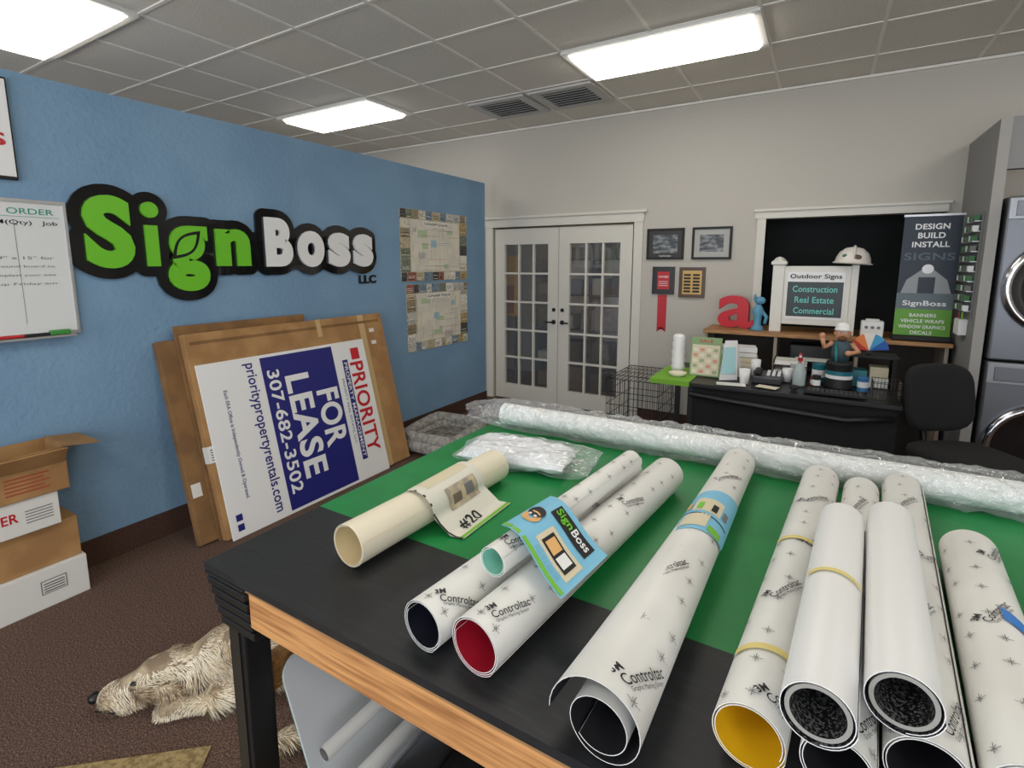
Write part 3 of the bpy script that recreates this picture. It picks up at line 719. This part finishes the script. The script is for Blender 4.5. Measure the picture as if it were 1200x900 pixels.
# ------------------------------------------------------------------ dog
def dog():
    g=MB("sleeping_dog")
    base=P("dog_skin",(182,162,132),0.9,noise_s=14,col2=(134,114,92))
    tmp=[]
    def chain(pts,step=0.012):
        for (p,r0),(q,r1) in zip(pts,pts[1:]):
            p=Vector(p);q=Vector(q); n=max(1,int((q-p).length/step/1.5))
            for i in range(n+1):
                t_=i/n; c=p.lerp(q,t_); r=r0+(r1-r0)*t_; tmp.append((c,r))
    chain([((-1.36,1.30,.105),.095),((-1.46,1.255,.12),.118),((-1.58,1.20,.115),.108),((-1.70,1.13,.125),.125),((-1.82,1.05,.135),.135),((-1.89,.99,.125),.115),((-1.945,.92,.105),.085),((-1.985,.87,.10),.078)])
    chain([((-1.985,.87,.10),.078),((-2.010,.840,.10),.084),((-2.04,.805,.095),.080),((-2.070,.772,.08),.062),((-2.110,.727,.062),.054),((-2.140,.692,.052),.046)])
    chain([((-1.83,.99,.09),.07),((-1.765,.925,.06),.045),((-1.835,.862,.040),.034),((-1.885,.825,.036),.032),((-1.925,.79,.036),.040)])
    chain([((-1.86,1.02,.08),.06),((-1.80,.96,.05),.04),((-1.88,.93,.035),.03)])
    chain([((-1.44,1.21,.10),.095),((-1.50,1.08,.075),.06),((-1.38,1.02,.05),.036),((-1.42,.95,.034),.028),((-1.46,.92,.032),.033)])
    chain([((-1.42,1.26,.07),.07),((-1.36,1.14,.05),.045),((-1.29,1.10,.035),.03),((-1.31,1.03,.03),.03)])
    chain([((-1.32,1.36,.08),.035),((-1.30,1.46,.05),.028),((-1.38,1.54,.03),.02)])
    for c,r in tmp: g.ell(c,(r,r,min(r,max(c.z,0.02))),base,seg=14,rings=8)
    hd=Vector((-.66,-.75,0)).normalized(); hp=Vector((.75,-.66,0)).normalized()
    hr=Matrix(((hd.x,hp.x,0,0),(hd.y,hp.y,0,0),(0,0,1,0),(0,0,0,1)))
    for sgn in (1,-1):
        c=Vector((-1.995,.845,.080))+hp*0.086*sgn; g.ell(c,(.046,.018,.066),base,R_=hr@Rx(-18*sgn))
        c=Vector((-2.050,.793,.140))+hp*0.036*sgn; g.ell(c,(.026,.022,.018),base)
        c=Vector((-2.105,.73,.045))+hp*0.034*sgn; g.ell(c,(.045,.026,.034),base,R_=hr)
    for k in (-1,0,1):
        g.ell(Vector((-1.94,.776,.028))+Vector((.6,-.65,0)).normalized()*0.02*k+Vector((-.012,-.012,0)),(.020,.015,.022),base,seg=10,rings=6)
    sk=g.done(); 
    md=sk.modifiers.new("r",'REMESH'); md.mode='VOXEL'; md.voxel_size=0.008; md.use_smooth_shade=True
    ms=sk.modifiers.new("s",'SMOOTH'); ms.factor=0.6; ms.iterations=5
    dg=bpy.context.evaluated_depsgraph_get(); me=bpy.data.meshes.new_from_object(sk.evaluated_get(dg))
    off=sk.location.copy(); bpy.data.objects.remove(sk)
    o=MB("sleeping_dog"); V=[v.co+off for v in me.vertices]
    for v in V: v.z=max(v.z,0.002)
    o.add(V,[tuple(p.vertices) for p in me.polygons],base,True)
    furs=[P("fur_cream",(240,228,204),0.85),P("fur_tan",(216,194,160),0.85),P("fur_brown",(158,134,106),0.9),P("fur_grey",(194,184,166),0.9)]
    rg=random.Random(3); tris=[];ar=[];tot=0
    for p in me.polygons:
        if p.center.z+off.z<0.008: continue
        tot+=p.area; tris.append(p); ar.append(tot)
    import bisect
    axis=Vector((.86,.5,0)).normalized()
    bl={k:([],[]) for k in range(4)}
    eyes=[Vector((-2.080,.762,.122))+hp*0.047*sgn for sgn in (1,-1)]
    for _ in range(32000):
        p=tris[min(bisect.bisect(ar,rg.random()*tot),len(tris)-1)]
        vi=p.vertices; w=[rg.random() for _ in vi]; sw=sum(w); c=Vector((0,0,0))
        for i,k in zip(vi,w): c+=V[i]*(k/sw)
        n=p.normal
        if min((c-e).length for e in eyes)<0.018: continue
        head=c.x<-1.96 or (c.x<-1.9 and c.y<.83)
        paw=c.x>-1.97 and c.y<.85 and c.z<.09
        flow=axis if not head else Vector((.5,.45,-.3))
        if paw: flow=Vector((-.5,-.5,-.2))
        nz=Vector((noise.noise(c*14),noise.noise(c*14+Vector((9,0,0))),noise.noise(c*14+Vector((0,7,0)))))
        dr=(flow*0.8+n*0.5+nz*1.3+Vector((0,0,-.35))).normalized()
        L_=rg.uniform(0.014,0.028) if head else rg.uniform(0.022,0.045)
        if paw: L_=rg.uniform(.008,.014)
        if c.x<-2.12: L_*=0.6
        sd=dr.cross(n); 
        if sd.length<1e-3: continue
        sd=sd.normalized()*rg.uniform(0.0009,0.0016)
        mid=c+dr*L_*0.55+n*0.004; tip=c+dr*L_+Vector((0,0,-L_*0.25)); 
        mid.z=max(mid.z,.003); tip.z=max(tip.z,.002)
        f=noise.noise(c*9)+rg.uniform(-.35,.35)
        k=0 if f>0.05 or paw else 1 if f>-0.25 else 3 if f>-0.42 else 2
        ear=min((c-(Vector((-1.995,.845,.08))+hp*0.094*s)).length for s in(1,-1))
        if ear<0.052: k=rg.choice([2,1,2,3])
        vs,fs=bl[k]; b0=len(vs); vs+= [c-sd,c+sd,mid+sd*0.8,mid-sd*0.8,tip]; fs+=[(b0,b0+1,b0+2,b0+3),(b0+3,b0+2,b0+4)]
    for k in bl: o.add(bl[k][0],bl[k][1],furs[k],False)
    nose=P("dog_nose",(20,18,18),0.3)
    o.ell((-2.180,.653,.060),(.022,.022,.019),nose); 
    for e in eyes: o.ell(e,(.016,.010,.007),nose,R_=hr)
    o.tube([Vector((-2.170,.66,.03))+hp*0.03,Vector((-2.12,.71,.03))+hp*0.058],0.003,nose,6)
    o.done()
dog()

# ------------------------------------------------------------------ back wall frames
WBk=lambda y=YB: basis((0,y,0),(1,0,0),(0,0,1))
def pic(name,x0,x1,z0,z1,frm,inner,matc,fw=0.022,mw=0.04):
    o=MB(name); d_=0.02; y0=YB-d_
    o.bx(x0,x1,y0,YB,z0,z0+fw,frm).bx(x0,x1,y0,YB,z1-fw,z1,frm).bx(x0,x0+fw,y0,YB,z0+fw,z1-fw,frm).bx(x1-fw,x1,y0,YB,z0+fw,z1-fw,frm)
    o.bx(x0+fw,x1-fw,YB-0.012,YB,z0+fw,z1-fw,matc); M=WBk(YB-0.0125)
    o.rect(x0+fw+mw,x1-fw-mw,z0+fw+mw,z1-fw-mw,inner,M); return o
land=P("photo_mountain",(60,66,72),0.4,noise_s=9,col2=(150,152,152),fac=(0.45,0.65),stretch=(1,1,3))
p=pic("picture_frame",-1.545,-1.18,1.68,1.985,black,land,P("mat_dark",(50,48,46),0.5)); p.text("TEAMWORK",WBk(YB-0.0135),whitep,w=0.12,h=0.014,x=-1.36,y=1.708,center=True).done()
pic("picture_frame",-1.105,-0.745,1.68,1.985,black,land,P("mat_light",(170,170,165),0.5),mw=0.05).done()
o=pic("award_plaque",-1.475,-1.255,1.335,1.61,P("plaque_black",(30,22,22),0.3),red,P("plaque_black",(30,22,22),0.3),fw=0.015,mw=0.035)
o.text("AWARD",WBk(YB-0.0135),whitep,w=0.1,h=0.02,x=-1.365,y=1.50,center=True,bold=0.01)
for k in range(3): o.rect(-1.41,-1.32,1.42+0.02*k,1.425+0.02*k,whitep,WBk(YB-0.0135))
o.bx(-1.415,-1.325,YB-0.006,YB-0.002,0.98,1.33,red); o.add([(-1.415,0.98,0),(-1.37,1.0,0),(-1.325,0.98,0),(-1.325,0.95,0),(-1.37,0.985,0),(-1.415,0.95,0)],[(0,1,4,5),(1,2,3,4)],red,False,WBk(YB-0.006)).done()
o=pic("wood_plaque",-1.21,-0.965,1.31,1.605,P("plaque_wood",(80,50,28),0.35),P("plaque_gold",(190,155,90),0.4,metal=0.3),P("plaque_wood",(80,50,28),0.35),fw=0.02,mw=0.012)
for r_ in range(6):
    for c_ in range(2): o.rect(-1.165+0.085*c_,-1.10+0.085*c_,1.36+0.032*r_,1.38+0.032*r_,ink,WBk(YB-0.0135))
o.done()

# ------------------------------------------------------------------ desk + items
dk=P("desk_black",(24,24,26),0.4)
d=MB("office_desk"); DZ=0.75
d.bx(-1.08,0.50,3.95,4.78,DZ-0.03,DZ,dk,0.004).bx(-0.78,0.48,3.98,4.0,0.12,DZ-0.03,P("desk_skirt",(20,20,22),0.9,bump=(10,0.5,0.02)))
for x,y in ((-0.80,4.02),(-1.05,4.7),(0.46,4.7),(0.46,4.02)): d.bx(x-0.02,x+0.02,y-0.02,y+0.02,0,DZ-0.03,dk)
d.tube([(-0.8,3.96,0.66),(-0.3,3.93,0.64),(0.2,3.93,0.62),(0.46,3.96,0.66)],0.02,dk,8).done()
g=MB("green_tablecloth"); gc=P("lime_cloth",(120,175,50),0.8)
g.bx(-1.10,-0.80,3.94,4.5,DZ+0.001,DZ+0.006,gc).bx(-1.10,-0.80,3.935,3.94,DZ-0.03,DZ+0.006,gc).done()
z=DZ+0.007
o=MB("white_vase"); o.lathe([(0,0),(0.05,0),(0.055,0.05),(0.048,0.06),(0.056,0.11),(0.048,0.12),(0.056,0.17),(0.047,0.19),(0.053,0.24),(0.045,0.25),(0.05,0.29),(0.036,0.31),(0.03,0.31),(0.03,0.2)],whitep,T(-0.97,4.3,z)).done()
o=MB("bowl"); o.lathe([(0,0),(0.05,0),(0.07,0.03),(0.065,0.03),(0.04,0.008)],cream,T(-0.93,4.12,z)).done()
o=MB("tabletop_sign"); M=basis((-0.86,4.2,z),(1,0.02,0),(0,0.17,1)); 
o.bx(0,0.23,0,0.31,-0.01,0.0,P("sage_frame",(130,160,110),0.5),0.002,M).rect(0.012,0.218,0.012,0.25,ltan,M,0.0006)
o.text("SALE",M,red,w=0.1,h=0.025,x=0.115,y=0.268,center=True,depth=0.001,bold=0.02)
for r_ in range(5):
    for c_ in range(4): o.rect(0.022+0.05*c_,0.055+0.05*c_,0.025+0.043*r_,0.05+0.043*r_,[cream,P("p_rose",(215,150,130),.5),cream,P("p_olive",(160,172,135),.5)][(r_*3+c_)%4],M,0.0014)
o.box((0.115,0.1,-0.05),(0.03,0.2,0.006),ltan,M=M,R_=Rx(-25)).done()
o=MB("tent_card"); 
o.add([(-0.62,4.12,z),(-0.50,4.20,z),(-0.52,4.24,z+0.30),(-0.60,4.19,z+0.30),(-0.60,4.32,z),(-0.48,4.32,z)],[(0,1,2,3),(3,2,5,4)],whitep)
o.quad((-0.609,4.122,z+0.05),(-0.515,4.184,z+0.05),(-0.525,4.215,z+0.25),(-0.597,4.172,z+0.25),P("card_teal",(170,215,220),0.5)).done()
o=MB("desk_phone"); o.box((-0.30,4.25,z+0.034),(0.2,0.16,0.06),P("grey_plastic",(70,70,74),0.4),0.012,R_=Rx(8)); o.box((-0.36,4.24,z+0.079),(0.05,0.17,0.03),black,0.012); 
for a_ in range(4):
    for b_ in range(3): o.box((-0.29+0.035*b_,4.21+0.03*a_,z+0.064+0.004*a_),(0.02,0.018,0.01),whitep)
o.done()
o=MB("paper_cup"); o.lathe([(0,0),(0.03,0),(0.04,0.11),(0.037,0.11),(0.028,0.01)],whitep,T(-0.44,4.10,z)).done()
o=MB("paper_cup"); o.lathe([(0,0),(0.03,0),(0.038,0.13),(0.036,0.13),(0.028,0.01)],whitep,T(-0.40,4.44,z)).done()
o=MB("paper_cup"); o.lathe([(0,0),(0.028,0),(0.036,0.10),(0.034,0.10),(0.026,0.01)],whitep,T(-0.17,4.34,z)).done()
o=MB("desk_tray"); 
for k in range(3): o.bx(-0.28,-0.05,4.48,4.7,z+0.05*k,z+0.05*k+0.006,white); o.bx(-0.28,-0.274,4.48,4.7,z+0.05*k,z+0.05*k+0.035,black)
o.bx(-0.27,-0.07,4.49,4.68,z+0.106,z+0.13,paper).done()
o=MB("loose_paper"); o.box((-0.52,4.02,z+0.0015),(0.20,0.10,0.002),paper,R_=Rz(10)).box((-0.28,4.05,z+0.0035),(0.14,0.09,0.002),cream,R_=Rz(-15)).done()
o=MB("computer_mouse"); o.ell((-0.11,4.08,z+0.016),(0.03,0.05,0.016),black).done()
o=MB("spray_bottle"); M=T(-0.09,4.24,z)
o.lathe([(0,0),(0.04,0),(0.042,0.01),(0.042,0.1),(0.03,0.14),(0.014,0.165),(0.014,0.185)],P("bottle_clear",(190,205,205),0.15,alpha=0.7),M); o.lathe([(0,0.183),(0.017,0.183),(0.017,0.205),(0,0.205)],red,M)
o.box((0,-0.015,0.222),(0.02,0.08,0.03),red,0.006,M=M); o.box((0,-0.035,0.195),(0.01,0.012,0.05),red,0.003,M=M,R_=Rx(-20)); o.cyl((0,-0.055,0.225),(0,-0.07,0.225),0.009,white,M=M).done()
o=MB("keyboard"); o.box((0.13,4.06,z+0.01),(0.36,0.13,0.018),black,0.004)
for a_ in range(12):
    for b_ in range(4): o.box((-0.02+0.027*a_,4.015+0.028*b_,z+0.022),(0.02,0.02,0.006),P("keys",(60,60,64),0.5))
o.done()
o=MB("mascot_figurine"); M=T(0.155,4.30,z); fk=P("fig_skin",(205,150,115),0.5); teald=P("canister_teal",(30,110,125),0.35); fs_=P("fig_shirt",(60,80,90),0.6)
o.lathe([(0,0),(0.085,0),(0.09,0.008),(0.085,0.02),(0.08,0.17),(0.085,0.18),(0.075,0.195),(0,0.195)],black,M)
o.lathe([(0.0835,0.05),(0.0822,0.13)],teald,M); o.lathe([(0.0835,0.075),(0.0838,0.085),(0.083,0.10)],whitep,M)
o.lathe([(0,0.195),(0.05,0.195),(0.06,0.25),(0.062,0.30),(0.05,0.335),(0.02,0.35)],fs_,M)
o.tube([(-0.055,0,0.325),(-0.105,-0.02,0.29),(-0.12,-0.03,0.36)],[0.022,0.018,0.016],fk,8,M); o.tube([(0.055,0,0.325),(0.10,-0.02,0.27),(0.05,-0.07,0.265)],[0.022,0.018,0.016],fk,8,M)
o.ell((-0.122,-0.03,0.375),(0.02,0.018,0.022),fk,M); o.ell((0.04,-0.075,0.265),(0.02,0.018,0.02),fk,M)
o.tube([(-0.035,-0.052,0.33),(-0.03,-0.062,0.26),(-0.025,-0.055,0.2)],0.008,P("strap_teal",(60,160,160),0.5),6,M)
o.ell((0,0,0.395),(0.045,0.045,0.055),fk,M); o.ell((0,-0.045,0.39),(0.011,0.014,0.013),fk,M); o.ell((0,-0.034,0.362),(0.03,0.02,0.018),P("fig_beard",(110,70,45),0.8),M)
for sx in(-1,1): o.ell((sx*0.017,-0.040,0.405),(0.008,0.006,0.01),whitep,M); o.ell((sx*0.017,-0.045,0.405),(0.004,0.003,0.005),ink,M); o.ell((sx*0.046,0,0.395),(0.008,0.01,0.014),fk,M); o.box((sx*0.017,-0.044,0.419),(0.018,0.006,0.004),ink,M=M)
o.lathe([(0.052,0.418),(0.048,0.43),(0.044,0.455),(0.03,0.47),(0,0.474)],whitep,M); o.ell((0,-0.04,0.422),(0.038,0.03,0.006),whitep,M)
o.done()
for (x,y,h,r_,mt) in ((0.03,4.44,0.14,0.045,teald),(0.30,4.27,0.10,0.036,P("tin_blue",(60,120,170),0.4)),(0.01,4.27,0.07,0.030,P("tin_red",(160,50,40),0.4)),(0.02,4.175,0.10,0.027,black),(-0.13,4.43,0.12,0.03,P("tin_silver",(180,182,186),0.3))):
    o=MB("tin_can"); o.lathe([(0,0),(r_,0),(r_,0.004),(r_*0.97,0.01),(r_*0.97,h-0.01),(r_,h-0.004),(r_,h),(r_*0.9,h),(r_*0.9,h-0.004),(0,h-0.004)],mt,T(x,y,z)); o.lathe([(r_*0.98,h*0.3),(r_*0.98,h*0.7)],whitep,T(x,y,z)).done()
o=MB("colour_fan"); fc=[(200,50,45),(235,130,60),(240,235,225),(70,160,205),(35,90,170)]
ce=Vector((0.33,4.46,z+0.262)); 
for k in range(5):
    a0=math.radians(178-34*k); a1=math.radians(178-34*(k+1)); r_=0.115
    pts=[ce]+[ce+Vector((r_*math.cos(a0+(a1-a0)*j/5),-0.004*k,r_*1.1*math.sin(a0+(a1-a0)*j/5))) for j in range(6)]
    o.add(pts,[(0,1,2,3,4,5,6)],P("fan_%d"%k,fc[k],0.5))
o.box((0.33,4.47,z+0.249),(0.04,0.04,0.026),black,0.004).done()
o=MB("display_riser"); o.bx(0.18,0.50,4.38,4.6,z+0.22,z+0.235,black); 
for x in (0.2,0.48): o.bx(x-0.01,x+0.01,4.4,4.58,z,z+0.22,black)
o.done()
o=MB("label_tape_box"); o.bx(0.23,0.33,4.42,4.55,z,z+0.12,P("box_teal",(60,140,150),0.5),0.003).bx(0.34,0.46,4.42,4.56,z,z+0.07,whitep,0.003).bx(0.345,0.455,4.43,4.55,z+0.071,z+0.15,ltan,0.003).done()
o=MB("wire_basket"); wm=P("black_wire",(20,20,20),0.4); xa,xb,ya,yb=0.34,0.49,4.02,4.18
for zz in (0,0.04,0.08,0.12): o.tube([(xa,ya,z+0.003+zz),(xb,ya,z+0.003+zz),(xb,yb,z+0.003+zz),(xa,yb,z+0.003+zz)],0.002,wm,5,closed=True)
for k in range(9):
    t_=k/8
    for y in (ya,yb): o.tube([(xa+(xb-xa)*t_,y,z+0.003),(xa+(xb-xa)*t_,y,z+0.123)],0.0015,wm,4)
    for x in (xa,xb): o.tube([(x,ya+(yb-ya)*t_,z+0.003),(x,ya+(yb-ya)*t_,z+0.123)],0.0015,wm,4)
o.done()
lz=1.061
o=MB("foam_letter_a"); o.text("a",basis((0,5.02,lz),(1,-0.1,0),(0,0,1)),P("letter_red",(196,26,40),0.35),w=0.31,h=0.29,x=-0.80,y=0.003,depth=0.06,bold=0.02).done()
o=MB("blue_figurine"); bs=P("fig_blue",(90,150,180),0.5); M=T(-0.46,4.98,lz)
o.lathe([(0,0),(0.06,0),(0.05,0.02),(0.03,0.05),(0.035,0.12),(0.05,0.17),(0.03,0.21),(0.02,0.225)],bs,M); o.ell((0.01,0,0.26),(0.045,0.03,0.035),bs,M); o.ell((-0.03,-0.01,0.285),(0.012,0.02,0.03),bs,M); o.tube([(0.03,0,0.17),(0.07,-0.02,0.12),(0.06,-0.03,0.06)],0.015,bs,8,M).done()
o=MB("post_sign"); pw=P("vinyl_white",(222,220,212),0.45)
o.bx(-0.365,-0.275,4.95,5.04,lz,1.63,pw,0.004).box((-0.32,4.995,1.645),(0.12,0.12,0.03),pw,0.008).lathe([(0.055,1.66),(0.03,1.69),(0,1.70)],pw,T(-0.32,4.995,0),4)
o.bx(-0.275,0.20,4.96,5.02,1.13,1.62,pw,0.004).bx(0.20,0.25,4.95,5.03,lz,1.63,pw,0.004)
o.bx(-0.25,0.16,4.955,4.96,1.18,1.57,whitep); Mq=WBk(4.953)
o.rect(-0.245,0.155,1.20,1.49,P("sign_dark",(42,52,56),0.4),Mq)
o.text("Outdoor Signs",WBk(4.952),ink,w=0.37,h=0.048,x=-0.045,y=1.507,center=True,bold=0.02)
tl=P("txt_teal",(110,205,195),0.5)
for k,(tx,ww) in enumerate((("Commercial",0.29),("Real Estate",0.28),("Construction",0.32))): o.text(tx,WBk(4.951),tl,w=ww,h=0.052,x=-0.045,y=1.225+0.09*k,center=True,bold=0.012)
o.done()
o=MB("hard_hat"); M=T(0.20,4.99,1.637)@Ry(4)
hw=P("hat_white",(228,222,214),0.3)
o.lathe([(0.135,0.0),(0.14,0.008),(0.125,0.012),(0.118,0.05),(0.10,0.09),(0.06,0.125),(0.0,0.138)],hw,M); o.ell((0,-0.09,0.006),(0.11,0.10,0.006),hw,M)
o.tube([(0,-0.115,0.05),(0,-0.1,0.095),(0,-0.05,0.135),(0,0.03,0.142),(0,0.1,0.1)],0.010,hw,8,M); o.ell((0.02,-0.112,0.055),(0.03,0.010,0.02),P("hat_sticker",(90,60,50),0.4),M); o.ell((-0.06,-0.09,0.06),(0.02,0.012,0.015),P("hat_sticker2",(70,110,90),0.4),M).done()
o=MB("white_gadget_box"); o.box((0.37,4.97,lz+0.065),(0.15,0.1,0.13),whitep,0.01); 
for x in(0.33,0.37,0.41): o.cyl((x,4.915,lz+0.08),(x,4.92,lz+0.08),0.012,inkg)
o.box((0.37,4.97,lz+0.137),(0.09,0.06,0.014),white,0.004).done()
o=MB("rollup_banner"); bn_=P("banner_dark",(34,46,60),0.5); X0,X1=0.50,0.85; yb_=4.90
o.bx(X0-0.01,X1,yb_-0.05,yb_+0.05,lz,lz+0.04,black,0.01); o.bx(X0,X1-0.01,yb_,yb_+0.004,lz+0.04,1.985,bn_); o.bx(X0-0.005,X1,yb_-0.008,yb_+0.012,1.985,2.0,al); o.cyl((0.67,yb_+0.03,lz+0.03),(0.67,yb_+0.012,1.98),0.008,al)
M=WBk(yb_-0.001); M2=WBk(yb_-0.002)
o.rect(X0,X1-0.01,lz+0.04,1.42,P("banner_grey",(96,110,116),0.5),M); o.rect(X0,X1-0.01,lz+0.04,1.30,P("banner_green",(100,160,50),0.5),M2)
o.add([(X0+0.02,1.42,0),(X1-0.03,1.42,0),(X1-0.06,1.52,0),(0.70,1.60,0),(0.64,1.60,0),(X0+0.05,1.52,0)],[(0,1,2,3,4,5)],P("banner_bldg",(150,155,158),0.5),False,M2)
o.rect(0.62,0.72,1.42,1.54,bn_,WBk(yb_-0.0025)); o.cyl((0.67,yb_-0.004,1.60),(0.67,yb_-0.002,1.60),0.035,whitep)
for k,(tx,ww) in enumerate((("INSTALL",0.22),("BUILD",0.16),("DESIGN",0.20))): o.text(tx,M2,whitep,w=ww,h=0.042,x=0.67,y=1.76+0.065*k,center=True,bold=0.025)
o.text("SIGNS",M2,P("txt_faded",(80,96,110),0.5),w=0.3,h=0.055,x=0.67,y=1.665,center=True,bold=0.02)
o.text("SignBoss",WBk(yb_-0.0035),whitep,w=0.26,h=0.05,x=0.67,y=1.315,center=True,bold=0.02)
for k,tx in enumerate(("DECALS","WINDOW GRAPHICS","VEHICLE WRAPS","BANNERS")): o.text(tx,WBk(yb_-0.0035),whitep,w=(0.13,0.28,0.26,0.16)[k],h=0.026,x=0.67,y=1.11+0.044*k,center=True,bold=0.015)
o.done()
o=MB("printer"); o.box((0.01,4.97,0.90),(0.40,0.22,0.14),P("printer_black",(28,28,30),0.4),0.012).bx(-0.14,0.16,4.79,4.86,0.85,0.87,paper); o.bx(-0.19,0.21,4.87,5.08,0.755,0.83,black).bx(-0.15,-0.08,4.88,4.9,0.0,0.755,dk).bx(0.1,0.17,4.88,4.9,0.0,0.755,dk).done()
o=MB("paper_ream"); 
for k,(cc) in enumerate((paper,cream,ltan,paper,whitep)): o.box((-0.55,4.62,z+0.02+0.041*k),(0.30-0.01*k,0.20,0.036),cc,0.002,R_=Rz(4*k-6))
o.done()
# ------------------------------------------------------------------ dog crate
o=MB("wire_dog_crate"); xa,xb,ya,yb,h=-1.63,-1.16,4.42,5.12,0.60
def wl(p,q,r_=0.0026): o.tube([p,q],r_,wm,4)
n=11
for k in range(n+1):
    x=xa+(xb-xa)*k/n
    for y in (ya,yb): wl((x,y,0.01),(x,y,h))
    wl((x,ya,h),(x,yb,h))
n=14
for k in range(n+1):
    y=ya+(yb-ya)*k/n
    for x in (xa,xb): wl((x,y,0.01),(x,y,h))
for zz in (0.01,0.12,0.24,0.36,0.48,h):
    o.tube([(xa,ya,zz),(xb,ya,zz),(xb,yb,zz),(xa,yb,zz)],0.0036,wm,5,closed=True)
for y in (ya+0.18,ya+0.36,ya+0.54): wl((xa,y,h),(xb,y,h),0.003)
o.bx(xa+0.01,xb-0.01,ya+0.01,yb-0.01,0.0,0.02,black).done()
# ------------------------------------------------------------------ office chair
o=MB("office_chair"); cf=P("chair_fabric",(20,20,22),0.9,bump=(120,0.5,0.004)); cp_=P("chair_plastic",(16,16,17),0.45)
M=T(0.80,3.80,0)@Rz(32)
def sq(c,a,b_,h_,mat,M,e=0.55,R_=None,bend=0.0):
    vs=[];S,G=28,10
    for i in range(G+1):
        t_=pi*i/G; zc_=math.copysign(abs(math.cos(t_))**0.6,math.cos(t_)); sr=abs(math.sin(t_))**0.4
        for k in range(S):
            p_=2*pi*k/S; x_=math.copysign(abs(math.cos(p_))**e,math.cos(p_))*a*sr; y_=math.copysign(abs(math.sin(p_))**e,math.sin(p_))*b_*sr
            vs.append((x_,y_,zc_*h_+bend*(x_/a)**2))
    L_=M@T(*c)@(R_ or Matrix()); o.add(vs,[(i*S+k,i*S+(k+1)%S,(i+1)*S+(k+1)%S,(i+1)*S+k) for i in range(G) for k in range(S)],mat,True,L_)
sq((0,0,0.52),0.25,0.24,0.045,cf,M)
sq((0,0.26,0.82),0.21,0.21,0.04,cf,M,R_=Rx(80),bend=0.03)
o.tube([(0,0.1,0.47),(0,0.30,0.47),(0,0.33,0.60),(0,0.30,0.74)],0.018,cp_,8,M); o.box((0,0,0.46),(0.2,0.24,0.03),cp_,0.008,M=M)
o.cyl((0,0,0.1),(0,0,0.46),0.028,cp_,M=M)
for k in range(5):
    a_=2*pi*k/5+0.3; ex,ey=0.29*math.cos(a_),0.29*math.sin(a_)
    o.tube([(0,0,0.12),(ex*0.6,ey*0.6,0.10),(ex,ey,0.07)],[0.03,0.022,0.016],cp_,8,M); o.cyl((ex-0.02*math.sin(a_),ey+0.02*math.cos(a_),0.03),(ex+0.02*math.sin(a_),ey-0.02*math.cos(a_),0.03),0.03,cp_,M=M,seg=14)
o.done()
# ------------------------------------------------------------------ washer & dryer stack
def machine(name,z0,z1):
    o=MB(name); xa,xb=0.95,1.61; yf=4.36
    o.bx(xa,xb,yf,5.05,z0,z1,steel,0.012)
    pz=z1-0.14; o.bx(xa+0.006,xb-0.006,yf-0.008,yf,pz,z1-0.01,P("panel_silver",(140,142,146),0.3,metal=0.5),0.003)
    o.cyl((xa+0.34,yf-0.03,pz+0.065),(xa+0.34,yf-0.008,pz+0.065),0.035,chrome); o.bx(xa+0.42,xa+0.62,yf-0.011,yf-0.008,pz+0.03,pz+0.1,dglass)
    o.bx(xa+0.04,xa+0.24,yf-0.011,yf-0.008,pz+0.02,pz+0.11,steel,0.003)
    cz=(z0+pz)/2+0.03; Mm=T((xa+xb)/2-0.01,yf,cz)@Rx(90)
    o.lathe([(0.305,0.0),(0.305,0.02),(0.29,0.035),(0.275,0.04),(0.26,0.03)],chrome,Mm,40); o.lathe([(0.26,0.03),(0.22,0.015),(0.1,0.03),(0,0.035)],dglass,Mm,40)
    o.done()
machine("washing_machine",0.0,1.02); machine("clothes_dryer",1.03,2.05)
o=MB("tag_rack"); 
o.bx(PX-0.012,PX-0.001,4.52,4.86,1.28,1.98,P("rack_panel",(120,122,120),0.6))
tgd=P("tag_dkgreen",(50,110,60),0.5)
for k in range(10):
    zz=1.92-0.066*k
    o.bx(PX-0.045,PX-0.012,4.53,4.85,zz-0.006,zz,al)
    for j in range(6): o.bx(PX-0.05,PX-0.02,4.54+0.052*j,4.575+0.052*j,zz,zz+0.035,[tgd,whitep,tgd,inkg][(j*3+k)%4])
o.done()
o=MB("wall_pen_holder"); o.bx(PX-0.05,PX-0.001,4.60,4.75,1.15,1.26,whitep,0.005); 
for j in range(3): o.cyl((PX-0.03,4.63+0.04*j,1.20),(PX-0.03,4.635+0.04*j,1.31),0.006,[lgreen,ink,red][j],seg=8)
o.done()

# ------------------------------------------------------------------ camera, world
cam=bpy.data.cameras.new("camera"); co=bpy.data.objects.new("camera",cam); scene.collection.objects.link(co)
co.location=(0,0,1.64); co.rotation_euler=(math.radians(90-8.4),0,math.radians(30.9))
cam.sensor_width=36; cam.lens=603/1200*36; cam.shift_y=-52/1200; cam.clip_start=0.02
scene.camera=co
w=bpy.data.worlds.new("World"); scene.world=w; w.use_nodes=True
bg=w.node_tree.nodes["Background"]; bg.inputs[0].default_value=(0.88,0.93,1.0,1); bg.inputs[1].default_value=4.8
scene.view_settings.view_transform='Standard'
print("DONE",len(bpy.data.objects))
